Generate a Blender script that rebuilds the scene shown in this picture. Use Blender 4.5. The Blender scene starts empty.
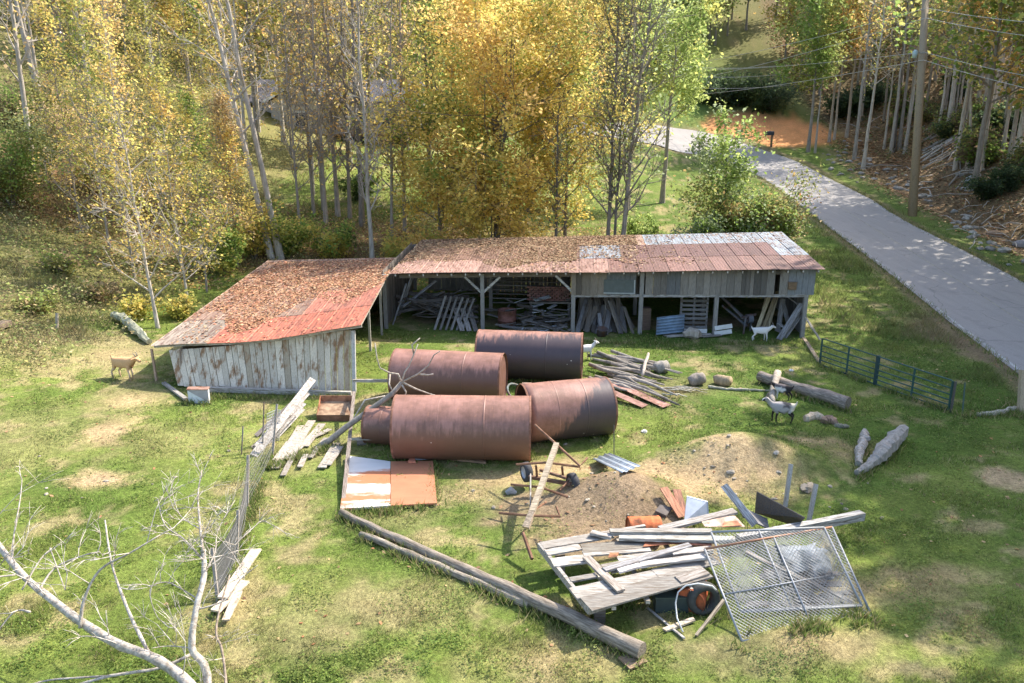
import bpy, math, random
import numpy as np
from mathutils import Vector, Matrix
random.seed(7)
NR = np.random.default_rng(7)
S = bpy.context.scene
COL = S.collection
R = math.radians
PI = math.pi

# ------------------------------------------------------------------ camera geometry
FPX, CX, CY, CAMZ = 780.0, 512.0, 341.5, 9.0
TH = math.atan(216.5/FPX)
c_, s_ = math.cos(TH), math.sin(TH)

def sp(x, k):
    return k*np.logaddexp(0, np.asarray(x, float)/k)
def sstep(a, b, x):
    t = np.clip((np.asarray(x, float)-a)/(b-a), 0, 1)
    return t*t*(3-2*t)
_T = np.random.default_rng(3).random((256, 256))
def vn(x, y, sc, off=0):
    x = np.asarray(x, float)/sc+off*17.3+1000; y = np.asarray(y, float)/sc+off*9.1+1000
    i = np.floor(x).astype(int); j = np.floor(y).astype(int)
    u = x-i; v = y-j; u = u*u*(3-2*u); v = v*v*(3-2*v)
    g = lambda a, b: _T[a % 256, b % 256]
    return (g(i, j)*(1-u)+g(i+1, j)*u)*(1-v)+(g(i, j+1)*(1-u)+g(i+1, j+1)*u)*v
def fbm(x, y, sc, off=0):
    return .5*vn(x, y, sc, off)+.3*vn(x, y, sc*.47, off+1)+.2*vn(x, y, sc*.21, off+2)

XRY = [0, 20, 29, 45, 62, 82, 115, 150, 300]
XRX = [22, 24.5, 25.8, 29.3, 31.3, 34, 43, 46, 60]
MOUNDS = []       # (x, y, rx, ry, h)
def hgt(X, Y):
    X = np.asarray(X, float); Y = np.asarray(Y, float)
    h = .08*sp(Y-37, 1.5)
    wl = 1-sstep(-8, 6, X)
    h = h+wl*.09*sp(Y-43, 2.5)
    h = h+.30*sp(-X-17.5, 1.3)*sstep(18, 34, Y)
    h = h+.035*sp(-X-9, 1.5)*sstep(14, 26, Y)
    h = h+.38*sp(Y-118, 8)
    d = X-np.interp(Y, XRY, XRX)
    h = h+.6*sp(d-8, 1.2)-.8*np.exp(-((d-5.2)/1.7)**2)*sstep(25, 45, Y)*(1-sstep(80, 100, Y))
    h = h+.10*(fbm(X, Y, 3.0, 5)-.5)*(1-sstep(60, 80, Y))+1.2*(fbm(X, Y, 14., 8)-.5)*sstep(50, 90, Y)*sstep(2, 9, np.abs(d+3))
    for (mx, my, rx, ry, mh) in MOUNDS:
        q = ((X-mx)/rx)**2+((Y-my)/ry)**2
        h = h+mh*np.exp(-q*1.6)
    return h
def H(x, y): return float(hgt(x, y))

def ray(px, py):
    dx = (px-CX)/FPX; dy = (CY-py)/FPX
    return Vector((dx, c_+dy*s_, -s_+dy*c_))
CAM = Vector((0, 0, CAMZ))
def P(px, py, zc): return CAM+ray(px, py)*zc
def PZ(px, py, z):
    r = ray(px, py); return CAM+r*((z-CAMZ)/r.z)
def G(px, py, dz=0.0):
    r = ray(px, py); t = 6.0; last = t
    while t < 420:
        p = CAM+r*t
        if p.z < H(p.x, p.y)+dz:
            a, b = last, t
            for _ in range(24):
                m = (a+b)/2; p = CAM+r*m
                if p.z < H(p.x, p.y)+dz: b = m
                else: a = m
            return CAM+r*b
        last = t; t += .25+t*.004
    return CAM+r*t
def GD(px, Y):
    z = 0; X = 0
    for _ in range(6):
        zc = Y*c_+(CAMZ-z)*s_
        X = (px-CX)/FPX*zc; z = H(X, Y)
    return Vector((X, Y, z))
def ztop(Y, py):
    v = (CY-py)/FPX
    return CAMZ+Y*(v*c_-s_)/(c_+v*s_)
def proj(p):
    q = p-CAM; zc = q.y*c_-q.z*s_; yc = q.y*s_+q.z*c_
    return (CX+FPX*q.x/zc, CY-FPX*yc/zc, zc)
for (px, py, rx, ry, mh) in [(622, 503, 1.9, 1.25, .8), (738, 466, 2.6, 1.25, .95), (800, 448, 1.6, 1.2, .15), (775, 640, 2.2, .9, .16)]:
    q = PZ(px, py, 0); MOUNDS.append((q.x, q.y, rx, ry, mh))

# ------------------------------------------------------------------ mesh builder
class MB:
    def __init__(s): s.v = []; s.f = []; s.c = []
    def add(s, vs, fs, col):
        n = len(s.v); s.v += [Vector(p) for p in vs]; s.f += [tuple(i+n for i in f) for f in fs]
        s.c += [col]*len(vs); return s
    def quad(s, a, b, c, d, col): return s.add([a, b, c, d], [(0, 1, 2, 3)], col)
    def hexa(s, p, col):   # 8 points, bottom 4 then top 4
        return s.add(p, [(3, 2, 1, 0), (4, 5, 6, 7), (0, 1, 5, 4), (1, 2, 6, 5), (2, 3, 7, 6), (3, 0, 4, 7)], col)
    def box(s, c, size, col, M=None):
        c = Vector(c); hx, hy, hz = [k/2 for k in size]
        p = [Vector(q) for q in ((-hx, -hy, -hz), (hx, -hy, -hz), (hx, hy, -hz), (-hx, hy, -hz), (-hx, -hy, hz), (hx, -hy, hz), (hx, hy, hz), (-hx, hy, hz))]
        if M is not None: p = [M @ q for q in p]
        return s.hexa([q+c for q in p], col)
    def beam(s, a, b, w, t, col, up=(0, 0, 1), w2=None):
        a = Vector(a); b = Vector(b); d = (b-a).normalized(); up = Vector(up)
        if abs(d.dot(up)) > .98: up = Vector((0, 1, 0))
        sd = d.cross(up).normalized(); u = sd.cross(d).normalized(); w2 = w if w2 is None else w2
        p = [a-sd*w/2-u*t/2, a+sd*w/2-u*t/2, b+sd*w2/2-u*t/2, b-sd*w2/2-u*t/2,
             a-sd*w/2+u*t/2, a+sd*w/2+u*t/2, b+sd*w2/2+u*t/2, b-sd*w2/2+u*t/2]
        return s.hexa(p, col)
    def tube(s, pts, rad, col, n=6, cap=True, rough=0.0, rng=random, ridge=None):
        pts = [Vector(p) for p in pts]; m = len(pts)
        if not hasattr(rad, '__len__'): rad = [rad]*m
        vs = []; fs = []; x = None
        for i, p in enumerate(pts):
            d = (pts[min(i+1, m-1)]-pts[max(i-1, 0)]).normalized()
            if x is None:
                x = d.orthogonal().normalized()
            else:
                x = (x-d*x.dot(d))
                x = x.normalized() if x.length > 1e-6 else d.orthogonal().normalized()
            y = d.cross(x)
            for k in range(n):
                a = 2*PI*k/n; r = rad[i]*(1+(rng.random()-.5)*rough if rough else 1)*(ridge[k] if ridge else 1)
                vs.append(p+x*(math.cos(a)*r)+y*(math.sin(a)*r))
        for i in range(m-1):
            for k in range(n):
                fs.append((i*n+k, i*n+(k+1) % n, (i+1)*n+(k+1) % n, (i+1)*n+k))
        if cap:
            fs.append(tuple(range(n-1, -1, -1))); fs.append(tuple((m-1)*n+k for k in range(n)))
        return s.add(vs, fs, col)
    def build(s, name, mat, parent=None, smooth=False, origin=None, kind=None):
        me = bpy.data.meshes.new(name)
        o = bpy.data.objects.new(name, me); COL.objects.link(o)
        if parent is not None:
            org = parent['_org'] if '_org' in parent else (0, 0, 0)
            org = Vector(org); o.parent = parent
            own = Vector(origin) if origin is not None else None
            off = org
        else:
            off = Vector(origin) if origin is not None else Vector((0, 0, 0))
            o.location = off; o['_org'] = tuple(off)
        if parent is not None: o['_org'] = tuple(off)
        me.from_pydata([tuple(p-off) for p in s.v], [], s.f)
        at = me.attributes.new('col', 'FLOAT_COLOR', 'POINT')
        at.data.foreach_set('color', np.array([(c[0], c[1], c[2], 1.0) for c in s.c], dtype=np.float32).ravel())
        if smooth: me.shade_smooth()
        me.materials.append(mat); me.update()
        if kind: o['kind'] = kind
        return o

def np_mesh(name, V, nper, C, mat, parent=None, origin=None):
    """V (n*nper,3); faces are consecutive groups of nper verts; C (n,3) colour per face."""
    n = len(V)//nper
    off = np.array(origin if origin is not None else (0, 0, 0), float)
    me = bpy.data.meshes.new(name)
    me.vertices.add(len(V)); me.vertices.foreach_set('co', (V-off).astype(np.float32).ravel())
    me.loops.add(len(V)); me.loops.foreach_set('vertex_index', np.arange(len(V), dtype=np.int32))
    me.polygons.add(n); me.polygons.foreach_set('loop_start', np.arange(0, len(V), nper, dtype=np.int32))
    try: me.polygons.foreach_set('loop_total', np.full(n, nper, dtype=np.int32))
    except Exception: pass
    me.update(calc_edges=True)
    at = me.attributes.new('col', 'FLOAT_COLOR', 'POINT')
    c4 = np.ones((len(V), 4), np.float32); c4[:, :3] = np.repeat(C, nper, axis=0)
    at.data.foreach_set('color', c4.ravel())
    me.materials.append(mat)
    o = bpy.data.objects.new(name, me); COL.objects.link(o)
    if parent is not None: o.parent = parent
    elif origin is not None: o.location = origin
    return o

def tag(o, label=None, cat=None, group=None, kind=None):
    if label: o['label'] = label
    if cat: o['category'] = cat
    if group: o['group'] = group
    if kind: o['kind'] = kind
    return o
def empty(name, loc, label, cat, group=None, rz=0.0):
    o = bpy.data.objects.new(name, None); COL.objects.link(o)
    o.location = loc; o.rotation_euler = (0, 0, rz); o['_org'] = tuple(loc) if rz == 0 else (0, 0, 0)
    o.empty_display_size = .2
    return tag(o, label, cat, group)
def copy_tree(o, parent=None):
    c = o.copy(); COL.objects.link(c); c.parent = parent
    for ch in list(o.children): copy_tree(ch, c)
    return c

# ------------------------------------------------------------------ materials
def newmat(name):
    m = bpy.data.materials.new(name); m.use_nodes = True
    nt = m.node_tree; nt.nodes.clear()
    out = nt.nodes.new('ShaderNodeOutputMaterial')
    def N(t, **k):
        n = nt.nodes.new(t)
        for a, v in k.items():
            if a in n.inputs: n.inputs[a].default_value = v
            else: setattr(n, a, v)
        return n
    L = lambda a, b: nt.links.new(a, b)
    return m, nt, out, N, L
def mixrgb(N, L, mode, fac, a, b):
    n = N('ShaderNodeMix', data_type='RGBA', blend_type=mode)
    for sock, v in ((n.inputs[0], fac), (n.inputs[6], a), (n.inputs[7], b)):
        if hasattr(v, 'links') or hasattr(v, 'is_linked'): L(v, sock)
        elif isinstance(v, (int, float)): sock.default_value = v
        else: sock.default_value = (*v, 1) if len(v) == 3 else v
    return n.outputs[2]
def ramp(N, L, src, a, b, ca=0.0, cb=1.0):
    n = N('ShaderNodeMapRange'); L(src, n.inputs[0])
    n.inputs[1].default_value = a; n.inputs[2].default_value = b; n.inputs[3].default_value = ca; n.inputs[4].default_value = cb
    return n.outputs[0]
def noise(N, L, vec, scale, detail=5, rough=.6):
    n = N('ShaderNodeTexNoise'); n.inputs['Scale'].default_value = scale; n.inputs['Detail'].default_value = detail; n.inputs['Roughness'].default_value = rough
    L(vec, n.inputs['Vector']); return n.outputs['Fac']
def mapped(N, L, vec, scale):
    n = N('ShaderNodeMapping'); n.inputs['Scale'].default_value = scale; L(vec, n.inputs['Vector']); return n.outputs[0]

def acol(name, rough=.85, sc=(1, 1, 1), ns=6., amp=.5, stain=None, stain_amt=(.5, .7), stain_sc=2., bump=.3, bsc=None, metal=0.0, rnd=.25, spec=.3, stain_stretch=None, detail=6):
    """material whose colour is the mesh's own 'col' times grain, with stains of a second colour."""
    m, nt, out, N, L = newmat(name)
    tc = N('ShaderNodeTexCoord').outputs['Object']
    oi = N('ShaderNodeObjectInfo')
    ad = N('ShaderNodeVectorMath', operation='ADD'); L(tc, ad.inputs[0])
    ms = N('ShaderNodeVectorMath', operation='SCALE'); ms.inputs[0].default_value = (13, 7, 5); L(oi.outputs['Random'], ms.inputs['Scale']); L(ms.outputs[0], ad.inputs[1])
    tc = ad.outputs[0]
    col = N('ShaderNodeAttribute', attribute_name='col').outputs['Color']
    n1 = noise(N, L, mapped(N, L, tc, sc), ns, detail)
    g = ramp(N, L, n1, .25, .75, 1-amp, 1+amp)
    col = mixrgb(N, L, 'MULTIPLY', 1.0, col, g)
    r = ramp(N, L, oi.outputs['Random'], 0, 1, 1-rnd, 1+rnd)
    col = mixrgb(N, L, 'MULTIPLY', 1.0, col, r)
    if stain:
        n2 = noise(N, L, mapped(N, L, tc, stain_stretch or sc), stain_sc, 7, .68)
        col = mixrgb(N, L, 'MIX', ramp(N, L, n2, *stain_amt), col, stain)
    b = N('ShaderNodeBsdfPrincipled'); L(col, b.inputs['Base Color'])
    b.inputs['Roughness'].default_value = rough; b.inputs['Metallic'].default_value = metal; b.inputs['Specular IOR Level'].default_value = spec
    if bump:
        bp = N('ShaderNodeBump'); bp.inputs['Strength'].default_value = bump; bp.inputs['Distance'].default_value = .02
        L(n1, bp.inputs['Height']); L(bp.outputs[0], b.inputs['Normal'])
    L(b.outputs[0], out.inputs[0]); return m
def leafmat(name, trans=.45, rough=.6):
    m, nt, out, N, L = newmat(name)
    col = N('ShaderNodeAttribute', attribute_name='col').outputs['Color']
    d = N('ShaderNodeBsdfPrincipled'); L(col, d.inputs['Base Color']); d.inputs['Roughness'].default_value = rough; d.inputs['Specular IOR Level'].default_value = .25
    t = N('ShaderNodeBsdfTranslucent'); gm = N('ShaderNodeGamma'); gm.inputs[1].default_value = .8; L(col, gm.inputs[0]); L(gm.outputs[0], t.inputs['Color'])
    x = N('ShaderNodeMixShader'); x.inputs[0].default_value = trans
    L(d.outputs[0], x.inputs[1]); L(t.outputs[0], x.inputs[2]); L(x.outputs[0], out.inputs[0]); return m

M = {}
M['wood'] = acol('weathered_wood', .9, (1.2, 14, 14), 4, .6, (.13, .095, .065), (.44, .68), 2.2, .6, rnd=.35)
M['woodz'] = acol('weathered_board_wall', .9, (14, 14, 1.2), 4, .4, (.10, .07, .05), (.58, .76), 1.1, .4, rnd=0, stain_stretch=(6, 6, .9))
M['shedwall'] = acol('peeling_white_boards', .85, (12, 12, 1.0), 4, .3, (.26, .15, .08), (.50, .62), 1.2, .4, rnd=0, stain_stretch=(3.6, 3.6, .75))
M['bark'] = acol('tree_bark', .95, (6, 6, 1.2), 3, .45, (.09, .08, .06), (.5, .75), 1.5, .6, rnd=.2)
M['log'] = acol('log_bark', .95, (1.2, 11, 11), 4, .65, (.09, .07, .05), (.44, .7), 1.5, .8, rnd=.15)
M['pale'] = acol('bleached_dead_wood', .9, (8, 8, 8), 2, .45, (.20, .15, .10), (.46, .72), 1.4, .6, rnd=.12)
M['rust'] = acol('rusted_steel', .8, (1, 1, 1), 7, .35, (.12, .055, .03), (.44, .68), 3., .25, rnd=.1, spec=.25)
M['roof'] = acol('rusty_roof_tin', .6, (6, 1, 6), 2.2, .4, (.13, .065, .05), (.46, .68), 1.3, .2, rnd=0, metal=.1, spec=.35)
M['tin'] = acol('dull_galvanised_tin', .5, (1, 1, 1), 4, .3, (.2, .12, .08), (.56, .72), 2., .15, rnd=.1, metal=.3)
M['paint'] = acol('worn_paint', .55, (1, 1, 1), 6, .15, (.25, .12, .06), (.7, .8), 3., .05, rnd=.05)
M['rock'] = acol('rough_stone', .9, (1, 1, 1), 4, .45, (.12, .1, .07), (.5, .75), 2, .7, rnd=.25)
M['rubber'] = acol('old_rubber', .8, (1, 1, 1), 12, .3, None, bump=.2, rnd=.05)
M['wire'] = acol('galvanised_wire', .5, (1, 1, 1), 3, .2, None, bump=0, metal=.3, rnd=.05)
M['siding'] = acol('lap_siding', .8, (.5, .5, 9), 2, .15, None, bump=.2, rnd=0)
M['shingle'] = acol('roof_shingles', .9, (1, 1, 1), 10, .3, None, bump=.4, rnd=0)
M['hair'] = acol('animal_hair', .85, (4, 4, 4), 12, .18, None, bump=.3, rnd=0, spec=.15)
M['leaf'] = leafmat('autumn_leaves', .6)
M['grass'] = leafmat('grass_blades', .35, .7)
M['dryleaf'] = leafmat('dry_leaves', .15, .8)

def tankmat(name, dark, amt, xs=0.0, zlev=None):
    m, nt, out, N, L = newmat(name)
    tc = N('ShaderNodeTexCoord').outputs['Object']
    oi = N('ShaderNodeObjectInfo').outputs['Random']
    sx = N('ShaderNodeSeparateXYZ'); L(tc, sx.inputs[0])
    at = N('ShaderNodeMath', operation='ARCTAN2'); L(sx.outputs[1], at.inputs[0]); L(sx.outputs[2], at.inputs[1])
    cb = N('ShaderNodeCombineXYZ'); L(sx.outputs[0], cb.inputs[0]); L(at.outputs[0], cb.inputs[1]); L(oi, cb.inputs[2])
    mp = N('ShaderNodeVectorMath', operation='MULTIPLY'); L(cb.outputs[0], mp.inputs[0]); mp.inputs[1].default_value = (1, 1, 31)
    v = mp.outputs[0]
    col = mixrgb(N, L, 'MIX', ramp(N, L, noise(N, L, v, 1.6, 6, .65), .38, .62), (.365, .185, .14), (.215, .105, .072))
    st = noise(N, L, mapped(N, L, v, (7, .5, 1)), 2.0, 7, .7)
    col = mixrgb(N, L, 'MIX', ramp(N, L, st, .48, .78, 0, .5), col, (.13, .065, .05))
    st2 = noise(N, L, mapped(N, L, v, (5, .9, 1)), 3.1, 6, .7)
    col = mixrgb(N, L, 'MIX', ramp(N, L, st2, .58, .78, 0, .7), col, (.52, .25, .13))
    # darker colour growing from top to underside and along x, ragged streaked edge
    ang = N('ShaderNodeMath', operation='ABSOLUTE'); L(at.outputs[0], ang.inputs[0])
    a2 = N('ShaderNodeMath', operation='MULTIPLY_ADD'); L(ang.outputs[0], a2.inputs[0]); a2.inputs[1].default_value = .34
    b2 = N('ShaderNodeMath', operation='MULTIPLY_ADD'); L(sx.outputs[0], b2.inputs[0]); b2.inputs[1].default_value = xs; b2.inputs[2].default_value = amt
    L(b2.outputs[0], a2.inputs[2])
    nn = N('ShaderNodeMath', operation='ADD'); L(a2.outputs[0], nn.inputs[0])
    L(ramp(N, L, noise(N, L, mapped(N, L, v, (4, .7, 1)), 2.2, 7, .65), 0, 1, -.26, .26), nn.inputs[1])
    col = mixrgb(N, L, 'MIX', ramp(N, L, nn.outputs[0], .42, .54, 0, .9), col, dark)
    # pale specks: bolt plugs and bird lime
    vo = N('ShaderNodeTexVoronoi'); vo.inputs['Scale'].default_value = 2.1; L(v, vo.inputs['Vector'])
    sp_ = ramp(N, L, vo.outputs['Distance'], .035, .05, 1, 0)
    wn = N('ShaderNodeTexWhiteNoise'); L(vo.outputs['Position'], wn.inputs['Vector'])
    mm = N('ShaderNodeMath', operation='MULTIPLY'); L(sp_, mm.inputs[0]); L(ramp(N, L, wn.outputs['Value'], .5, .6), mm.inputs[1])
    col = mixrgb(N, L, 'MIX', mm.outputs[0], col, (.6, .55, .5))
    b = N('ShaderNodeBsdfPrincipled'); L(col, b.inputs['Base Color']); b.inputs['Roughness'].default_value = .5; b.inputs['Specular IOR Level'].default_value = .5
    bp = N('ShaderNodeBump'); bp.inputs['Strength'].default_value = .25; bp.inputs['Distance'].default_value = .02
    L(st, bp.inputs['Height']); L(bp.outputs[0], b.inputs['Normal'])
    L(b.outputs[0], out.inputs[0]); return m

def groundmat():
    m, nt, out, N, L = newmat('meadow_ground')
    tc = N('ShaderNodeTexCoord').outputs['Object']
    col = N('ShaderNodeAttribute', attribute_name='col').outputs['Color']
    n1 = noise(N, L, tc, 9., 8, .75); n2 = noise(N, L, tc, 1.7, 6, .65); n3 = noise(N, L, tc, 30., 5, .7)
    col = mixrgb(N, L, 'MULTIPLY', 1, col, ramp(N, L, n1, .25, .75, .35, 1.6))
    col = mixrgb(N, L, 'MULTIPLY', 1, col, ramp(N, L, n3, .25, .75, .6, 1.4))
    straw = ramp(N, L, n2, .55, .75, 0, .35)
    col = mixrgb(N, L, 'MIX', straw, col, mixrgb(N, L, 'MULTIPLY', 1, (.33, .25, .11), ramp(N, L, n1, .3, .7, .6, 1.3)))
    b = N('ShaderNodeBsdfPrincipled'); L(col, b.inputs['Base Color']); b.inputs['Roughness'].default_value = .95; b.inputs['Specular IOR Level'].default_value = .1
    bp = N('ShaderNodeBump'); bp.inputs['Strength'].default_value = .8; bp.inputs['Distance'].default_value = .08
    L(n1, bp.inputs['Height']); L(bp.outputs[0], b.inputs['Normal'])
    L(b.outputs[0], out.inputs[0]); return m
M['ground'] = groundmat()
def asphalt():
    m, nt, out, N, L = newmat('worn_asphalt')
    tc = N('ShaderNodeTexCoord').outputs['Object']
    n1 = noise(N, L, mapped(N, L, tc, (1.2, .12, 1)), 2., 6, .6); n2 = noise(N, L, tc, 25., 5, .7); n3 = noise(N, L, tc, .7, 6, .7)
    col = mixrgb(N, L, 'MIX', ramp(N, L, n1, .3, .7), (.285, .265, .25), (.33, .305, .285))
    col = mixrgb(N, L, 'MULTIPLY', 1, col, ramp(N, L, n2, .25, .75, .75, 1.25))
    col = mixrgb(N, L, 'MIX', ramp(N, L, n3, .56, .72, 0, .45), col, (.17, .16, .15))
    wp = N('ShaderNodeVectorMath', operation='ADD'); L(tc, wp.inputs[0]); nz = N('ShaderNodeTexNoise'); nz.inputs['Scale'].default_value = .8; L(tc, nz.inputs['Vector']); L(nz.outputs['Color'], wp.inputs[1])
    vo = N('ShaderNodeTexVoronoi', feature='DISTANCE_TO_EDGE'); vo.inputs['Scale'].default_value = .28; L(wp.outputs[0], vo.inputs['Vector'])
    ck = N('ShaderNodeMath', operation='MULTIPLY'); L(ramp(N, L, vo.outputs['Distance'], .004, .014, .4, 0), ck.inputs[0]); L(ramp(N, L, noise(N, L, tc, .35, 3), .42, .55), ck.inputs[1])
    col = mixrgb(N, L, 'MIX', ck.outputs[0], col, (.09, .085, .08))
    b = N('ShaderNodeBsdfPrincipled'); L(col, b.inputs['Base Color']); b.inputs['Roughness'].default_value = .85
    L(b.outputs[0], out.inputs[0]); return m
M['asphalt'] = asphalt()

# ------------------------------------------------------------------ camera, light, sky
cd = bpy.data.cameras.new('camera'); cam = bpy.data.objects.new('camera', cd); COL.objects.link(cam)
cd.sensor_width = 36; cd.lens = FPX/1024*36; cd.clip_end = 2000; cd.clip_start = .1
cam.location = CAM; cam.rotation_euler = (PI/2-TH, 0, 0)
S.camera = cam
SUN = Vector((.80, .55, 1.0)).normalized()
ld = bpy.data.lights.new('sun', 'SUN'); ld.energy = 3.3; ld.angle = R(.53); ld.color = (1, .93, .82)
lo = bpy.data.objects.new('sun', ld); COL.objects.link(lo); lo.rotation_euler = (-SUN).to_track_quat('-Z', 'Y').to_euler(); lo.location = (40, 30, 60)
w = bpy.data.worlds.new('World'); S.world = w; w.use_nodes = True
nt = w.node_tree; nt.nodes.clear()
sky = nt.nodes.new('ShaderNodeTexSky'); sky.sky_type = 'NISHITA'; sky.sun_disc = False
sky.sun_elevation = math.asin(SUN.z); sky.sun_rotation = math.atan2(SUN.x, SUN.y); sky.air_density = 1.0; sky.dust_density = 2.0
bg = nt.nodes.new('ShaderNodeBackground'); bg.inputs[1].default_value = .15
wo = nt.nodes.new('ShaderNodeOutputWorld'); nt.links.new(sky.outputs[0], bg.inputs[0]); nt.links.new(bg.outputs[0], wo.inputs[0])
S.view_settings.view_transform = 'Standard'; S.view_settings.look = 'None'; S.view_settings.exposure = EXPO = 1.55; S.view_settings.gamma = 1
S.view_settings.use_curve_mapping = False
S.cycles.max_bounces = 6; S.cycles.diffuse_bounces = 3; S.cycles.transmission_bounces = 4; S.cycles.transparent_max_bounces = 4
S.cycles.use_denoising = True

# ------------------------------------------------------------------ road line
RP = [((1290, 585), (1480, 520)), ((1150, 477), (1320, 437)), ((1015, 372), (1195, 372)), ((917, 296), (1049, 296)), ((819, 220), (903, 220)), ((790, 198), (868, 198)), ((762, 178), (826, 177)),
      ((735, 165), (795, 161)), ((705, 157), (760, 149)), ((672, 150), (725, 137)), ((640, 142), (690, 130)), ((600, 135), (640, 124)), ((540, 131), (590, 119))]
EL = [G(*a) for a, b in RP]; ER = [G(*b) for a, b in RP]
def catmull(pts, n):
    out = []
    for i in range(len(pts)-1):
        p0 = pts[max(i-1, 0)]; p1 = pts[i]; p2 = pts[i+1]; p3 = pts[min(i+2, len(pts)-1)]
        for k in range(n):
            t = k/n
            out.append(.5*((2*p1)+(p2-p0)*t+(2*p0-5*p1+4*p2-p3)*t*t+(3*p1-p0-3*p2+p3)*t**3))
    out.append(pts[-1]); return out
EL = catmull(EL, 8); ER = catmull(ER, 8)
_rc = np.array([[(a.x+b.x)/2, (a.y+b.y)/2] for a, b in zip(EL, ER)]); _rw = np.array([(a-b).length/2 for a, b in zip(EL, ER)])
def road_d(X, Y):
    """distance outside the road edge (negative on the road)"""
    X = np.asarray(X, float); Y = np.asarray(Y, float); best = np.full(X.shape, 1e9)
    for i in range(len(_rc)-1):
        a = _rc[i]; d = _rc[i+1]-a; L2 = (d*d).sum()+1e-9
        t = np.clip(((X-a[0])*d[0]+(Y-a[1])*d[1])/L2, 0, 1)
        q = np.hypot(X-a[0]-t*d[0], Y-a[1]-t*d[1])-(_rw[i]*(1-t)+_rw[i+1]*t)
        best = np.minimum(best, q)
    return best

# ------------------------------------------------------------------ ground colours (what grows or lies where, plus sunlit brightness on the left)
DIRT = []
def dirt(px, py, rx, ry, col, k=1.0, rag=.5):
    q = G(px, py); DIRT.append((q.x, q.y, rx, ry, col, k*(.62 if col is STRAW else 1), rag))
TAN = (.40, .29, .16); SAND = (.42, .31, .175); BRN = (.27, .195, .12); STRAW = (.36, .28, .15); CLAY = (.62, .29, .12); LIT = (.21, .13, .075)
for a in [(100, 478, .9, .5, SAND, 1.2), (108, 430, .8, 1.6, TAN, .9), (130, 400, 1.4, 1.5, TAN, .75), (60, 350, 5, 2.5, STRAW, .55), (20, 440, 3, 3, STRAW, .5), (170, 440, 1.8, 1.6, STRAW, .5),
          (600, 505, 2.5, 1.7, BRN, 1.1), (640, 540, 2.0, .8, BRN, .9), (560, 470, 1.6, .9, TAN, .9), (490, 480, 1.2, .9, TAN, .8), (520, 505, 1.2, .8, BRN, .8), (470, 495, .9, .6, TAN, .7),
          (725, 462, 2.8, 1.1, SAND, 1.1), (665, 470, 1.3, .9, TAN, .9), (800, 440, 1.7, .6, SAND, .9), (745, 490, 2.2, .9, TAN, .6), (845, 455, .8, .8, TAN, .6),
          (420, 600, 1.6, 1.0, STRAW, .7), (330, 610, 1.7, 1.1, STRAW, .6), (560, 660, 1.7, .7, TAN, .5), (280, 640, 1.4, .8, STRAW, .5), (400, 520, 1.2, .7, STRAW, .5),
          (1010, 480, .9, .8, SAND, 1.1), (880, 590, 2.2, .7, TAN, .55), (950, 575, 1.4, .4, TAN, .5), (930, 402, 1.0, .5, TAN, .7), (905, 385, .6, .4, TAN, .6), (760, 650, 2.2, .6, BRN, .5), (840, 640, 1.2, .5, TAN, .5),
          (740, 322, 4.0, 1.3, BRN, .9), (560, 322, 9, 1.0, BRN, .8), (690, 385, 2.0, 1.0, STRAW, .45), (650, 395, 1.5, 1.5, BRN, .45), (940, 330, 2, 3, BRN, .7), (985, 352, 1.2, 2.2, BRN, .8), (300, 445, 2.0, 1.8, STRAW, .6),
          (230, 610, .9, 1.4, TAN, .6), (120, 355, 1.2, 1.2, TAN, .6)]:
    dirt(*a)
CL = [G(760, 148), G(800, 150), G(830, 146), G(826, 125), G(790, 117), G(745, 118), G(715, 120), G(690, 117)]
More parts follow.
